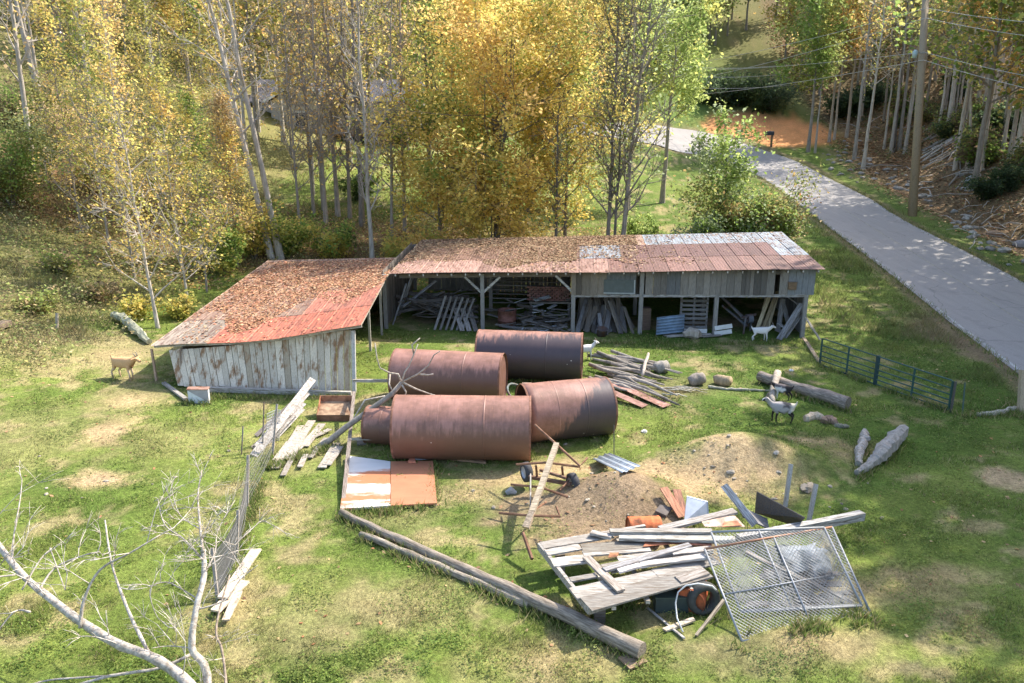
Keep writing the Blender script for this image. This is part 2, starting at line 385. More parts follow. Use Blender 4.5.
def ground_col(X, Y):
    X = np.asarray(X, float); Y = np.asarray(Y, float)
    n1 = fbm(X, Y, 4.5, 1); n2 = fbm(X, Y, 1.3, 2); n3 = fbm(X, Y, 11., 3); n4 = fbm(X, Y, .42, 7)
    left = 1-sstep(-6, 8, X)                              # left side: more straw, plus sunlit brightness mixed into its green
    g1 = np.array([.088, .138, .026]); g2 = np.array([.175, .215, .048]); g3 = np.array(STRAW)
    f = np.clip((n1-.5)*2.4+.28+.30*left, 0, 1)[..., None]
    c = g1*(1-f)+g2*f
    f = np.clip((n2-.59)*3.6+(n4-.5)*2.4+(n3-.5)*1.4+.11*left, 0, .7)[..., None]
    c = c*(1-f)+g3*f
    den = 1-.6*f[..., 0]
    # upland: forest floor of leaf litter, brush bank, pasture
    d = X-np.interp(Y, XRY, XRX); rd = road_d(X, Y)
    def put(c, den, w, col, dk):
        w = np.clip(w, 0, 1); return c*(1-w[..., None])+np.array(col)*w[..., None], den*(1-w*dk)
    c, den = put(c, den, sstep(1.0, 4.0, d+2*(n1-.5))*.92, (.18, .12, .072), .9)
    c, den = put(c, den, (1-sstep(.6, 2.2, np.abs(d-2.2)+3*(n2-.5)))*.7*(Y > 40), (.12, .16, .045), 0)
    bank = sstep(0, 3, -X-16.5+3*(n1-.5))*sstep(24, 33, Y)*.75
    c, den = put(c, den, bank, (.19, .165, .07), .2)
    wood = sstep(42, 46, Y)*(1-sstep(0, 4, X-4+3*(n1-.5)))*(1-sstep(52, 56, Y+4*(n1-.5)))*.9
    c, den = put(c, den, wood, (.20, .125, .065), .6)
    c, den = put(c, den, sstep(110, 140, Y)*sstep(-30, -10, X)*.6, (.17, .13, .06), .8)
    c, den = put(c, den, sstep(100, 130, Y)*np.exp(-((X-28)/9)**2)*.95, (.14, .21, .05), 0)
    for (mx, my, rx, ry, col, k, rag) in DIRT:
        q = np.sqrt(((X-mx)/rx)**2+((Y-my)/ry)**2)
        c, den = put(c, den, k*(1-sstep(.25, 1.25, q+rag*2.6*(n2-.5)+rag*2.2*(n4-.5))), col, .82)
    cx = np.mean([p.x for p in CL]); cy = np.mean([p.y for p in CL])
    q = np.zeros(X.shape)
    xs = [p.x for p in CL]; ys = [p.y for p in CL]
    q = np.sqrt(((X-(min(xs)+max(xs))/2)/((max(xs)-min(xs))/2))**2+((Y-cy)/((max(ys)-min(ys))/2))**2)
    c, den = put(c, den, (1-sstep(.85, 1.1, q+.5*(n2-.5)))*(rd > 1), CLAY, 1)
    c, den = put(c, den, (1-sstep(.2, .9, rd+.6*(n2-.5)))*.8, (.20, .15, .09), .8)
    v = .62+.76*(.5*fbm(X, Y, .7, 6)+.5*fbm(X, Y, .33, 16))
    return c*v[..., None], np.clip(den, 0, 1)*(rd > .25)

def build_ground():
    def axis(a, b, st, lo, hi, gr):
        xs = list(np.arange(a, b+1e-6, st)); d = st
        while xs[-1] < hi: d *= gr; xs.append(xs[-1]+d)
        d = st
        while xs[0] > lo: d *= gr; xs.insert(0, xs[0]-d)
        return np.array(xs)
    xs = axis(-23, 25, .15, -170, 220, 1.05); ys = axis(10, 44, .15, -30, 330, 1.032)
    X, Y = np.meshgrid(xs, ys); Z = hgt(X, Y); rd = road_d(X, Y)
    Z = Z-.16*(1-sstep(-1.0, -.25, rd))
    V = np.stack([X, Y, Z], -1).reshape(-1, 3); nx = len(xs); ny = len(ys)
    i = np.arange(nx*ny).reshape(ny, nx)
    F = np.stack([i[:-1, :-1], i[:-1, 1:], i[1:, 1:], i[1:, :-1]], -1).reshape(-1, 4)
    me = bpy.data.meshes.new('ground'); me.from_pydata(V.tolist(), [], F.tolist())
    C, _ = ground_col(X, Y); c4 = np.ones((nx*ny, 4), np.float32); c4[:, :3] = C.reshape(-1, 3)
    me.attributes.new('col', 'FLOAT_COLOR', 'POINT').data.foreach_set('color', c4.ravel())
    me.materials.append(M['ground']); me.shade_smooth()
    o = bpy.data.objects.new('ground', me); COL.objects.link(o); o['kind'] = 'structure'
build_ground()
def strip(name, fa, fb, dz, mat, col, n=6):
    mb = MB(); rows = []
    for a, b in zip(EL, ER):
        rows.append([a.lerp(b, fa+(fb-fa)*k/n) for k in range(n+1)])
    vs = [Vector((p.x, p.y, H(p.x, p.y)+dz)) for r in rows for p in r]
    fs = [(i*(n+1)+k, i*(n+1)+k+1, (i+1)*(n+1)+k+1, (i+1)*(n+1)+k) for i in range(len(rows)-1) for k in range(n)]
    mb.add(vs, fs, col); o = mb.build(name, mat, smooth=True, kind='structure'); return o
strip('road', 0, 1, .03, M['asphalt'], (.2, .2, .2))
M['mark'] = acol('faded_road_paint', .8, (1, 1, 1), 3, .3, (.2, .19, .18), (.45, .6), 2.5, 0, rnd=0)
strip('road_centre_line', .478, .488, .034, M['mark'], (.36, .33, .25), 1)
strip('road_edge_line', .025, .042, .034, M['mark'], (.45, .44, .42), 1)
strip('road_edge_line', .955, .970, .034, M['mark'], (.42, .41, .39), 1)
# ================================================================== helpers for single things
def base_thing(name, loc, label, cat, group=None):
    return empty(name, loc, label, cat, group)
WG = (.27, .245, .215)
def jit(c, a=.15, rng=random):
    k = 1+(rng.random()-.5)*2*a
    return (c[0]*k, c[1]*k, c[2]*k)
def plank(a, b, w, t, label, cat='plank', group=None, mat='wood', col=WG, name='plank', roll=0.0, warp=0.0):
    """one board whose own x axis runs along its length"""
    a = Vector(a); b = Vector(b); d = b-a; Ln = d.length
    mb = MB(); n = 4; ph = random.random()*6
    vs = []; fs = []
    for i in range(n+1):
        x = Ln*i/n; bend = warp*math.sin(PI*i/n); e = (random.random()-.5)*.02 if i in (0, n) else 0
        for (y, z) in ((-w/2, -t/2), (w/2, -t/2), (w/2, t/2), (-w/2, t/2)):
            vs.append((x+e*(1 if y > 0 else -1), y+(random.random()-.5)*.01, z+bend))
    for i in range(n):
        for k in range(4):
            fs.append((i*4+k, i*4+(k+1) % 4, (i+1)*4+(k+1) % 4, (i+1)*4+k))
    fs += [(3, 2, 1, 0), tuple(n*4+k for k in range(4))]
    mb.add(vs, fs, col)
    o = mb.build(name, M[mat])
    o.rotation_mode = 'QUATERNION'
    q = d.to_track_quat('X', 'Z'); o.rotation_quaternion = q @ Matrix.Rotation(roll, 3, 'X').to_quaternion(); o.location = a
    return tag(o, label, cat, group)
def pole_mesh(a, b, r0, r1, col, mat, name, label, cat, group=None, n=10, seg=8, wob=.02, smooth=True, rough=.08):
    a = Vector(a); b = Vector(b); d = b-a; Ln = d.length
    pts = [Vector((Ln*i/seg, (random.random()-.5)*wob*2, (random.random()-.5)*wob*2)) for i in range(seg+1)]
    mb = MB(); mb.tube(pts, [r0+(r1-r0)*i/seg for i in range(seg+1)], col, n, rough=rough)
    o = mb.build(name, M[mat], smooth=False)
    if smooth:
        for p in o.data.polygons: p.use_smooth = len(p.vertices) == 4
    o.rotation_mode = 'QUATERNION'; o.rotation_quaternion = d.to_track_quat('X', 'Z'); o.location = a
    return tag(o, label, cat, group)

# ================================================================== the long barn
A = G(378, 328); B = G(805, 337.5)
U = Vector((B.x-A.x, B.y-A.y, 0)); LB = U.length; U.normalize(); NB = Vector((-U.y, U.x, 0))
zA, zB = A.z, B.z
def bp(u, d, z): 
    p = A+U*u+NB*d; return Vector((p.x, p.y, z))
def ug(u): return zA+(zB-zA)*u/LB
def u_of(px, d=0.0):
    lo_, hi_ = -8.0, LB+8
    for _ in range(40):
        m = (lo_+hi_)/2
        if proj(bp(m, d, 1))[0] < px: lo_ = m
        else: hi_ = m
    return m
# heights from the photograph's eave and top edges
def zfit(u, d, py):
    p = bp(u, d, 0); return ztop(p.y, py)
OV = .55; DB = 7.0
uL = u_of(391, -OV); uR = u_of(820, -OV)
zeL = zfit(uL, -OV, 273.5); zeR = zfit(uR, -OV, 269.5)
zrL = zfit(uL, DB, 240); zrR = zfit(uR, DB, 232)
print('barn', A, B, LB, zeL, zeR, zrL, zrR, uL, uR)
def zr(u, d):
    f = (u-uL)/(uR-uL); e = zeL+(zeR-zeL)*f; r = zrL+(zrR-zrL)*f
    return e+(r-e)*(d+OV)/(DB+OV)
barn = base_thing('barn', A, 'long low open-fronted barn with rusty tin roof and grey plank front', 'barn')
def tin_roof(name, parent, corner, ncol, rows, colf, ridge=.022):
    """corner(f, g) -> point; sheets laid in courses, each lapped 8 mm over the one below"""
    mb = MB()
    for r, (g0, g1) in enumerate(rows):
        for k in range(ncol):
            f0, f1 = k/ncol, (k+1)/ncol; col = colf(r, (f0+f1)/2)
            lift = .004+.010*(r % 2)+.004*((k+r) % 2)
            nr = 5
            for j in range(nr):
                a0 = f0+(f1-f0)*j/nr; a1 = f0+(f1-f0)*(j+1)/nr; am = a0+(a1-a0)*.22
                q = []
                for f, hh in ((a0, ridge), (am, 0), (a1, 0)):
                    q.append([corner(f, g)+Vector((0, 0, lift+(hh if j == 0 else hh*.35))) for g in (g0-.006, g1+.006)])
                mb.quad(q[0][0], q[1][0], q[1][1], q[0][1], col); mb.quad(q[1][0], q[2][0], q[2][1], q[1][1], col)
    o = mb.build(name, M['roof'], parent)
    so = o.modifiers.new('thick', 'SOLIDIFY'); so.thickness = .006
    return o
rr = random.Random(5)
PINK = (.19, .10, .08); DRED = (.13, .065, .058); SILV = (.25, .285, .32); BRNR = (.18, .105, .075)
def barn_col(r, f):
    pxl = 391+(820-391)*f
    k = .78+.44*rr.random()
    if r == 2:
        c = SILV if f > .615 else (BRNR if f < .5 else (.30, .20, .15))
    elif r == 1:
        c = SILV if (f > .93 or .45 < f < .555) else (DRED if f > .57 else BRNR)
        if .445 < f < .50: k = .9
    else:
        c = PINK if f > .5 else (.33, .20, .16)
    if c is SILV: k = .9+.2*rr.random()
    return tuple(x*k for x in c)
tin_roof('roof', barn, lambda f, g: bp(uL+(uR-uL)*f, -OV+(DB+OV)*g, zr(uL+(uR-uL)*f, -OV+(DB+OV)*g)+.05*math.sin(f*9)*(1-g)*.6), 29, [(0, .34), (.34, .68), (.68, 1)], barn_col)
# rafters and purlins
mb = MB()
for k in range(30):
    u = uL+.25+(uR-uL-.5)*k/29
    mb.beam(bp(u, -OV+.06, zr(u, -OV)-.10), bp(u, DB-.05, zr(u, DB)-.10), .05, .13, jit((.22, .19, .16)))
for k in range(30):
    u = uL+.25+(uR-uL-.5)*k/29
    mb.box(bp(u, -OV+.055, zr(u, -OV)-.085), (.055, .02, .07), jit((.5, .47, .43)))
mb.build('rafters', M['wood'], barn)
for d in (.0, 3.4, DB-.2):
    mb = MB()
    for k in range(6):
        u0 = uL+.3+(uR-uL-.8)*k/6; u1 = uL+.3+(uR-uL-.8)*(k+1)/6
        mb.beam(bp(u0, d+.08, zr(u0, d)-.26), bp(u1, d+.08, zr(u1, d)-.26), .12, .18, jit((.2, .17, .14)))
    mb.build('header_beam', M['wood'], barn)
def post(u, d, py_top=None, w=.17, col=(.25, .235, .215)):
    m = MB(); p = bp(u, d, H(*bp(u, d, 0).xy)-.1); t = bp(u, d, zr(u, d)-.17)
    m.beam(p, t, w, w*.9, col, up=(0, 1, 0)); return m.build('post', M['woodz'], barn)
UP = [u_of(386, .1), u_of(482.5), u_of(573), u_of(640.5), u_of(715.5), u_of(804)]
for u in UP: post(u, 0)
for u in UP: post(u, DB-.3, col=(.2, .18, .16))
for u in UP[1:5]: post(u, 3.4, col=(.24, .22, .2))
for u, sd in ((UP[1], (-1, 1)), (UP[2], (-1,))):
    for q in sd:
        m = MB(); zz = zr(u, 0)-.26
        m.beam(bp(u+q*.06, -.02, zz-.75), bp(u+q*.8, -.02, zz-.05), .10, .06, (.42, .40, .37), up=(0, 1, 0)); m.build('brace', M['wood'], barn)
# hanging boards of the right-hand front
mb = MB(); u = UP[2]-.1; k = 0
uend = UP[5]+.25
while u < uend:
    w_ = .16+.22*rr.random(); zt = zr(u, -.1)-.05; zb = ug(u)+zfit(u, 0, 294.5-.0*k)-ug(u)+.05*(rr.random()-.5)
    c = jit((.17, .14, .11), .45, rr)
    pxu = proj(bp(u, 0, 2))[0]
    if pxu > 640: c = jit((.185, .165, .145), .45, rr)
    if 605 < pxu < 634 or 664 < pxu < 676: c = jit((.13, .13, .13), .1, rr)
    if 634 < pxu < 641 or 771 < pxu < 777: u += .2; continue
    if pxu > 780: c = (.215, .22, .225)
    mb.hexa([bp(u, -.10, zb), bp(u+w_-.012, -.10, zb), bp(u+w_-.012, -.075, zb), bp(u, -.075, zb), bp(u, -.10, zt), bp(u+w_-.012, -.10, zt), bp(u+w_-.012, -.075, zt), bp(u, -.075, zt)], c)
    u += w_; k += 1
mb.build('front_boards', M['woodz'], barn)
# beam under the hanging boards
mb = MB()
for i in range(2, 5):
    u0, u1 = UP[i], UP[i+1]; mb.beam(bp(u0-.1, -.04, zfit(u0, 0, 295.5)), bp(u1+.08, -.04, zfit(u1, 0, 295.5)), .07, .12, jit((.30, .29, .28)), up=(0, 0, 1))
mb.build('lower_rail', M['wood'], barn)
# framed panel like a shuttered window
ua, ub = u_of(603, -.12), u_of(634, -.12); za, zb = zfit(ua, -.12, 293.5), zfit(ua, -.12, 279.5)
mb = MB()
for (a, b, z0, z1) in ((ua, ub, za, za+.05), (ub-.05, ub, za+.052, zb)):
    mb.hexa([bp(a, -.14, z0), bp(b, -.14, z0), bp(b, -.112, z0), bp(a, -.112, z0), bp(a, -.14, z1), bp(b, -.14, z1), bp(b, -.112, z1), bp(a, -.112, z1)], (.36, .38, .37))
mb.build('window_frame', M['paint'], barn)
mb = MB(); mb.hexa([bp(ua, -.125, za+.055), bp(ub-.06, -.125, za+.055), bp(ub-.06, -.108, za+.055), bp(ua, -.108, za+.055), bp(ua, -.125, zb), bp(ub-.06, -.125, zb), bp(ub-.06, -.108, zb), bp(ua, -.108, zb)], (.10, .115, .11)); mb.build('window_panel', M['paint'], barn)
# walls: back, both ends
def wallb(u0, d0, u1, d1, name, cw=(.20, .175, .15), gap=.02):
    mb = MB(); a = Vector((u0, d0)); b = Vector((u1, d1)); Ln = (b-a).length; t = 0; dr = (b-a)/Ln; nn = Vector((-dr.y, dr.x))*.012
    while t < Ln-.1:
        w_ = min(.18+.12*rr.random(), Ln-t); p = a+dr*t; q = a+dr*(t+w_-gap*rr.random()); c = jit(cw, .3, rr)
        z0 = H(*bp(p.x, p.y, 0).xy)-.05; 
        vs = [bp(*(p-nn), z0), bp(*(q-nn), z0), bp(*(q+nn), z0), bp(*(p+nn), z0)]
        vs += [bp(*(p-nn), zr(*p)-.06), bp(*(q-nn), zr(*q)-.06), bp(*(q+nn), zr(*q)-.06), bp(*(p+nn), zr(*p)-.06)]
        mb.hexa(vs, c); t += w_
    return mb.build(name, M['woodz'], barn)
wallb(uL+.3, DB-.15, uR-.3, DB-.15, 'back_wall')
wallb(UP[5]+.12, .15, UP[5]+.12, DB-.2, 'end_wall', (.25, .24, .23), .01)
wallb(UP[0]-.12, .3, UP[0]-.12, DB-.2, 'end_wall', (.22, .19, .16), .03)
for u in (UP[2], UP[4]): wallb(u, 3.4, u, DB-.3, 'stall_partition', (.2, .18, .16), .04)
mb = MB(); pz = P(792, 286, proj(bp(u_of(792), -.2, 2))[2]); mb.box(pz, (.34, .2, .3), (.30, .19, .11)); mb.box(pz+Vector((0, 0, .17)), (.38, .24, .03), (.36, .25, .16)); tag(mb.build('nest_box', M['wood'], None, origin=pz), 'small brown wooden box nailed under the eave at the right end of the barn', 'box')

# ================================================================== the low shed joined to its left
sFL = P(152, 346.5, 27.6); sFR = P(361, 326, 26.6); sBR = P(397, 258, 39.5); sBL = P(268, 261, 39.5)
shed = base_thing('shed', G(266, 392), 'low shed with white peeling vertical boards and leaf covered red tin roof', 'shed')
def scorner(f, g):
    a = sFL.lerp(sFR, f); b = sBL.lerp(sBR, f); p = a.lerp(b, g)
    p.z += -.10*math.sin(PI*f)*(1-g)+.05*math.sin(f*7+1)*(1-g); return p
def shed_col(r, f):
    k = .8+.4*rr.random()
    if r == 0: c = (.42, .135, .085) if f > .30 else (.30, .25, .20)
    elif r == 1: c = (.42, .16, .11) if f > .6 else (.30, .2, .15)
    else: c = (.32, .21, .15)
    return tuple(x*k for x in c)
tin_roof('roof', shed, scorner, 11, [(0, .22), (.22, .48), (.48, .74), (.74, 1)], shed_col)
mb = MB()
for i in range(8):
    a = scorner(i/8, .01); b = scorner((i+1)/8, .01); mb.beam(a-Vector((0, -.03, .09)), b-Vector((0, -.03, .09)), .04, .10, jit((.40, .37, .33)))
mb.build('eave_board', M['wood'], shed)
mb = MB()
for i in range(6):
    g0 = .03+.94*i/6; g1 = .03+.94*(i+1)/6
    for f in (.012, .5, .988):
        mb.beam(scorner(f, g0)-Vector((0, 0, .1)), scorner(f, g1)-Vector((0, 0, .1)), .06, .12, jit((.3, .27, .23)))
mb.build('roof_beams', M['wood'], shed)
# front wall of upright boards
wl, wr = G(178, 388), G(352, 393.5)
wtl = P(168.5, 349, proj(wl)[2]+.15); wtr = P(351, 329, proj(wr)[2]-.05)
mb = MB(); t = 0; rs = random.Random(11); i = 0
while t < .995:
    w_ = min((.20+.09*rs.random())/6.6, 1-t); t1 = t+w_-.0028
    lo0, lo1 = wl.lerp(wr, t), wl.lerp(wr, t1); hi0, hi1 = wtl.lerp(wtr, t), wtl.lerp(wtr, t1)
    sag = lambda q: -.10*math.sin(PI*min(1, max(0, q+.05)))
    hi0 = hi0+Vector((0, 0, sag(t)-.03)); hi1 = hi1+Vector((0, 0, sag(t1)-.03))
    g = .05+.06*rs.random(); dn = Vector((.0, .028, 0)); off = Vector((0, .012*rs.random(), 0))
    c = jit((.56, .49, .39), .16, rs)
    if rs.random() < .18: c = jit((.42, .345, .25), .12, rs)
    q = [lo0+Vector((0, 0, g)), lo1+Vector((0, 0, g)), lo1+dn+Vector((0, 0, g)), lo0+dn+Vector((0, 0, g)), hi0, hi1, hi1+dn, hi0+dn]
    mb.hexa([p+off for p in q], c); t += w_; i += 1
mb.build('front_boards', M['shedwall'], shed)
mb = MB(); mb.beam(G(210, 391)+Vector((0, -.10, .10)), G(352, 396)+Vector((0, -.06, .10)), .13, .17, (.33, .31, .28)); mb.build('sill_beam', M['wood'], shed)
m2 = MB(); m2.beam(wr+Vector((.07, .03, -.1)), wtr+Vector((.07, .03, -.06)), .13, .12, (.46, .45, .42), up=(0, 1, 0)); m2.build('corner_post', M['woodz'], shed)
m2 = MB(); q = G(156.5, 381); m2.beam(q, P(151.5, 349, proj(q)[2]), .07, .07, (.40, .27, .18), up=(0, 1, 0)); m2.build('corner_post', M['woodz'], shed)
for (px, py) in ((370.5, 351), (382, 335)):
    q = G(px, py); g = MB(); zt = None
    for it in range(60):
        gg = it/60
        pp = scorner(.985, gg)
        if pp.y >= q.y: zt = pp.z; break
    g.beam(q-Vector((0, 0, .1)), Vector((q.x, q.y, (zt or 2.3)-.12)), .09, .09, (.36, .34, .3), up=(0, 1, 0)); g.build('post', M['woodz'], shed)
mb = MB()   # left and back walls, inside
for (pa, pb, ta, tb) in ((G(181, 388)+Vector((-.05, .25, 0)), Vector((sBL.x+.35, sBL.y-.5, 0)), .03, .97),):
    n = 36
    for i in range(n):
        a = pa.lerp(pb, i/n); b = pa.lerp(pb, (i+.95)/n); za_ = scorner(.04, (i+.5)/n*.95+.02).z-.12
        mb.hexa([Vector((p.x+dx, p.y, z)) for z in (.0+H(a.x, a.y)-.1, za_) for p, dx in ((a, 0), (a, .03), (b, .03), (b, 0))], jit((.24, .2, .16), .3, rs))
pa = Vector((sBL.x+.4, sBL.y-.45, 0)); pb = Vector((sBR.x-.1, sBR.y-.45, 0))
for i in range(28):
    a = pa.lerp(pb, i/28); b = pa.lerp(pb, (i+.95)/28); zz = scorner((i+.5)/28, .97).z-.12
    mb.hexa([Vector((p.x, p.y+dy, z)) for z in (H(a.x, a.y)-.1, zz) for p, dy in ((a, 0), (b, 0), (b, .03), (a, .03))], jit((.2, .17, .14), .3, rs))
mb.build('inner_walls', M['woodz'], shed)

# dry leaves lying on the two roofs and bare sheets: real leaves, uncountable
def litter(name, n, fn, size=.075, cols=((.34, .17, .09), (.42, .24, .12), (.27, .13, .08), (.5, .33, .2), (.45, .2, .12)), seed=1):
    rng = np.random.default_rng(seed); pts = []
    k = 0
    while len(pts) < n and k < n*30:
        k += 1; p = fn(rng)
        if p is not None: pts.append(p)
    pts = np.array(pts); n = len(pts)
    s = size*(.6+.8*rng.random((n, 1))); a = rng.random(n)*2*PI
    ux = np.stack([np.cos(a), np.sin(a), (rng.random(n)-.5)*.9], -1)*s; uy = np.stack([-np.sin(a), np.cos(a), (rng.random(n)-.5)*.9], -1)*s*.6
    V = np.stack([pts-ux, pts-uy, pts+ux, pts+uy], 1).reshape(-1, 3); V[:, 2] += .02
    C = np.array(cols)[rng.integers(0, len(cols), n)]*(.6+.8*rng.random((n, 1)))
    o = np_mesh(name, V, 4, C, M['dryleaf']); o['kind'] = 'stuff'; return o
def shed_leaf(rng):
    f, g = rng.random(), rng.random()
    den = .9*(1 if g > .19+.55*max(0, f-.45)+.12*math.sin(f*13) and g < .97 else .06)
    if f > .62 and g < .45+.1*math.sin(f*20): den *= .35
    if f < .06+.05*math.sin(g*30): den *= .3
    den *= .35+1.0*float(vn(f*6, g*12, 1.0, 4))
    return np.array(scorner(f, g)) if rng.random() < den else None
litter('leaf_litter_shed_roof', 21000, shed_leaf, .068, seed=2)['label'] = 'dry brown leaves lying on the shed roof'
def barn_leaf(rng):
    f, g = rng.random(), rng.random()
    edge = .62-.0*f
    den = (1.0 if g > .24+.10*math.sin(f*17)+.06*math.sin(f*41) else .10)
    if f > .60: den *= .03
    elif f > .44 and g < .70: den *= .10
    elif f > .44: den *= .75
    den *= .25+1.2*float(vn(f*14, g*7, 1.0, 6))
    if rng.random() > den: return None
    u = uL+(uR-uL)*f; d = -OV+(DB+OV)*g; return np.array(bp(u, d, zr(u, d)))
litter('leaf_litter_barn_roof', 32000, barn_leaf, .068, ((.30, .19, .11), (.36, .25, .14), (.22, .13, .08), (.45, .33, .20), (.32, .17, .10)), seed=3)['label'] = 'dry brown leaves lying on the barn roof'

# ================================================================== lumber and junk under the barn
LUM = 'lumber stacked under the barn roof'
def inb(px, d, z): u = u_of(px, d); p = bp(u, d, 0); return Vector((p.x, p.y, H(p.x, p.y)+z))
rj = random.Random(21)
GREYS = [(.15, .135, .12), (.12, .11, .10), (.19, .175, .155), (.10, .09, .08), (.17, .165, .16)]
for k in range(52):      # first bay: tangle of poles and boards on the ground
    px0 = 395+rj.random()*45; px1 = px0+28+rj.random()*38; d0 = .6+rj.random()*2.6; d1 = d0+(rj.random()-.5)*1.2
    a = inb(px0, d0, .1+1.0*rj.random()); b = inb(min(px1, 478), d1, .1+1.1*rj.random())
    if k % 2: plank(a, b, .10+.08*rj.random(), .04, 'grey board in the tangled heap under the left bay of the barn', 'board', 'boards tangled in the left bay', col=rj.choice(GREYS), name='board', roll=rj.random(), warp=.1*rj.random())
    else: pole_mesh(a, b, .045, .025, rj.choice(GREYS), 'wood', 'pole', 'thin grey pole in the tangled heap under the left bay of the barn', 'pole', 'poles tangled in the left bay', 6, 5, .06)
for k in range(6):       # slats leaning in front of it
    plank(inb(434+k*5.6, -.05, .02), inb(446+k*5.6, 1.0, 1.35-.02*k), .11, .03, 'pale slat leaning at a slant against the heap in the left barn bay', 'slat', 'slats leaning in the left bay', col=jit((.28, .265, .24), .15, rj), name='slat')
for k in range(3):
    plank(inb(462+k*7, -.2, .03), inb(455+k*7, .9, .8), .22, .03, 'wide grey board leaning low beside the left barn post', 'board', 'boards beside the left post', col=jit((.36, .33, .3), .15, rj), name='board')
for (x0, d0, z0, x1, d1, z1) in ((398, 2.2, 0, 413, 1.8, 2.0), (392, .7, 0, 407, .9, 1.9), (402, 1.6, .6, 436, 2.6, 1.65)):
    plank(inb(x0, d0, z0), inb(x1, d1, z1), .2, .05, 'grey plank standing at a slant in the left corner of the barn', 'plank', 'planks in the left corner', col=(.33, .34, .36))
# second bay: brick stack, rusty drum, heap of split boards
mb = MB()
for r in range(7):
    for k in range(9):
        p = inb(529+k*4.7+(2 if r % 2 else 0), 2.6, .85+.10*r); mb.box(p, (.19, .10, .085), jit((.21, .105, .085), .25, rj))
tag(mb.build('brick_stack', M['rock'], None, origin=inb(550, 2.6, .8)), 'stack of dark red bricks on a bench inside the barn', 'brick stack')
mb = MB(); mb.box(inb(550, 2.6, .76), (2.0, .6, .07), (.22, .2, .17))
for q in (531, 569): mb.box(inb(q, 2.6, .37), (.1, .5, .72), (.2, .18, .16))
tag(mb.build('bench', M['wood'], None, origin=inb(550, 2.6, 0)), 'low plank bench carrying the brick stack inside the barn', 'bench')
def lathe(mb, c, ax, prof, col, n=24):
    ax = Vector(ax).normalized(); x = ax.orthogonal().normalized(); y = ax.cross(x)
    vs = []; fs = []
    for (t, r) in prof:
        for k in range(n):
            a = 2*PI*k/n; vs.append(Vector(c)+ax*t+x*(r*math.cos(a))+y*(r*math.sin(a)))
    for i in range(len(prof)-1):
        for k in range(n): fs.append((i*n+k, i*n+(k+1) % n, (i+1)*n+(k+1) % n, (i+1)*n+k))
    mb.add(vs, fs, col)
    return mb
mb = MB(); c = inb(507, .9, 0); lathe(mb, c, (0, 0, 1), [(0, 0), (0, .42), (.3, .43), (.31, .45), (.33, .43), (.75, .43), (.76, .45), (.8, .44), (.78, .40), (.3, .40), (.25, 0)], (.22, .10, .08)); tag(mb.build('barrel', M['rust'], None, True, origin=c), 'squat rusty open barrel beside the left barn post', 'barrel')
for k in range(92):
    px0 = 498+rj.random()*72; d0 = -.5+rj.random()*2.3; zz = .05+.55*max(0, d0+.3)*rj.random()
    a = inb(px0, d0, zz); ang = rj.random()*PI; Ln = .5+.8*rj.random(); b = a+Vector((math.cos(ang)*Ln, math.sin(ang)*Ln*.5, .12*(rj.random()-.2)+.1*rj.random()))
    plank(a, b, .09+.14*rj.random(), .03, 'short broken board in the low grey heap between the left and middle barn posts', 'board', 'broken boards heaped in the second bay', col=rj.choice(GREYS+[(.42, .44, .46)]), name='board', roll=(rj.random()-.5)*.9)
for k in range(6):
    z = .5+.22*k; plank(inb(492, 3.2, z), inb(566, 3.2, z+.1*(rj.random()-.5)), .16, .04, 'dark rail across the back of the second barn bay', 'rail', 'rails at the back of the second bay', col=(.20, .19, .18), name='rail')
# third bay: boards leaning in a fan
for k in range(60):
    f = rj.random(); px0 = 577+f*58; d0 = -.35+rj.random()*1.3; lean = (f-.35)*-26+(rj.random()-.5)*16
    hgt_ = .7+1.35*rj.random()*(1 if d0 > .2 else .55); a = inb(px0, d0, .03); b = inb(px0+lean, d0+.5+.9*rj.random(), hgt_)
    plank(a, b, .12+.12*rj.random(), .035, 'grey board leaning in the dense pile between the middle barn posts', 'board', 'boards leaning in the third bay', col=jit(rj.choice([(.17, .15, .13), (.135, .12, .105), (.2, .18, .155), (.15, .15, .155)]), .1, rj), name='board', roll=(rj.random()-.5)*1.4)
mb = MB(); c = inb(602, -.45, 0); lathe(mb, c, (.1, -.2, 1), [(0, 0), (0, .2), (.32, .25), (.36, .27), (.36, .24), (.05, .18), (.05, 0)], (.10, .085, .08), 16); tag(mb.build('bucket', M['rust'], None, True, origin=c), 'dark bucket in front of the leaning boards in the barn', 'bucket')
# fourth bay: blue tin, pallet, white boards
def corr(a, b, hgtv, n, amp, col, name, label, cat, mat='tin', th=.006, group=None, horiz=True):
    """corrugated sheet: edge a-b, rising by vector hgtv; ribs run along a-b"""
    a = Vector(a); b = Vector(b); hv = Vector(hgtv); nn = (b-a).cross(hv).normalized(); mb = MB(); m = n*6
    for i in range(m):
        t0, t1 = i/m, (i+1)/m; o0, o1 = amp*math.sin(2*PI*n*t0), amp*math.sin(2*PI*n*t1)
        mb.quad(a+hv*t0+nn*o0, b+hv*t0+nn*o0, b+hv*t1+nn*o1, a+hv*t1+nn*o1, col)
    o = mb.build(name, M[mat], None, True, origin=a); s = o.modifiers.new('thick', 'SOLIDIFY'); s.thickness = th
    return tag(o, label, cat, group)
a = inb(657, -.3, .05); b = inb(685, -.3, .22); corr(a, b, (.02, .12, .78), 6, .035, (.24, .33, .43), 'tin_sheet', 'pale blue corrugated sheet standing under the barn beside the pallet', 'tin sheet')
mb = MB(); q = inb(648, -.1, 0); mb.beam(inb(645, .9, 0), inb(645, .9, 1.0), .5, .4, (.2, .13, .1)); tag(mb.build('crate', M['wood'], None, origin=q), 'dark brown wooden crate left of the blue corrugated sheet', 'crate')
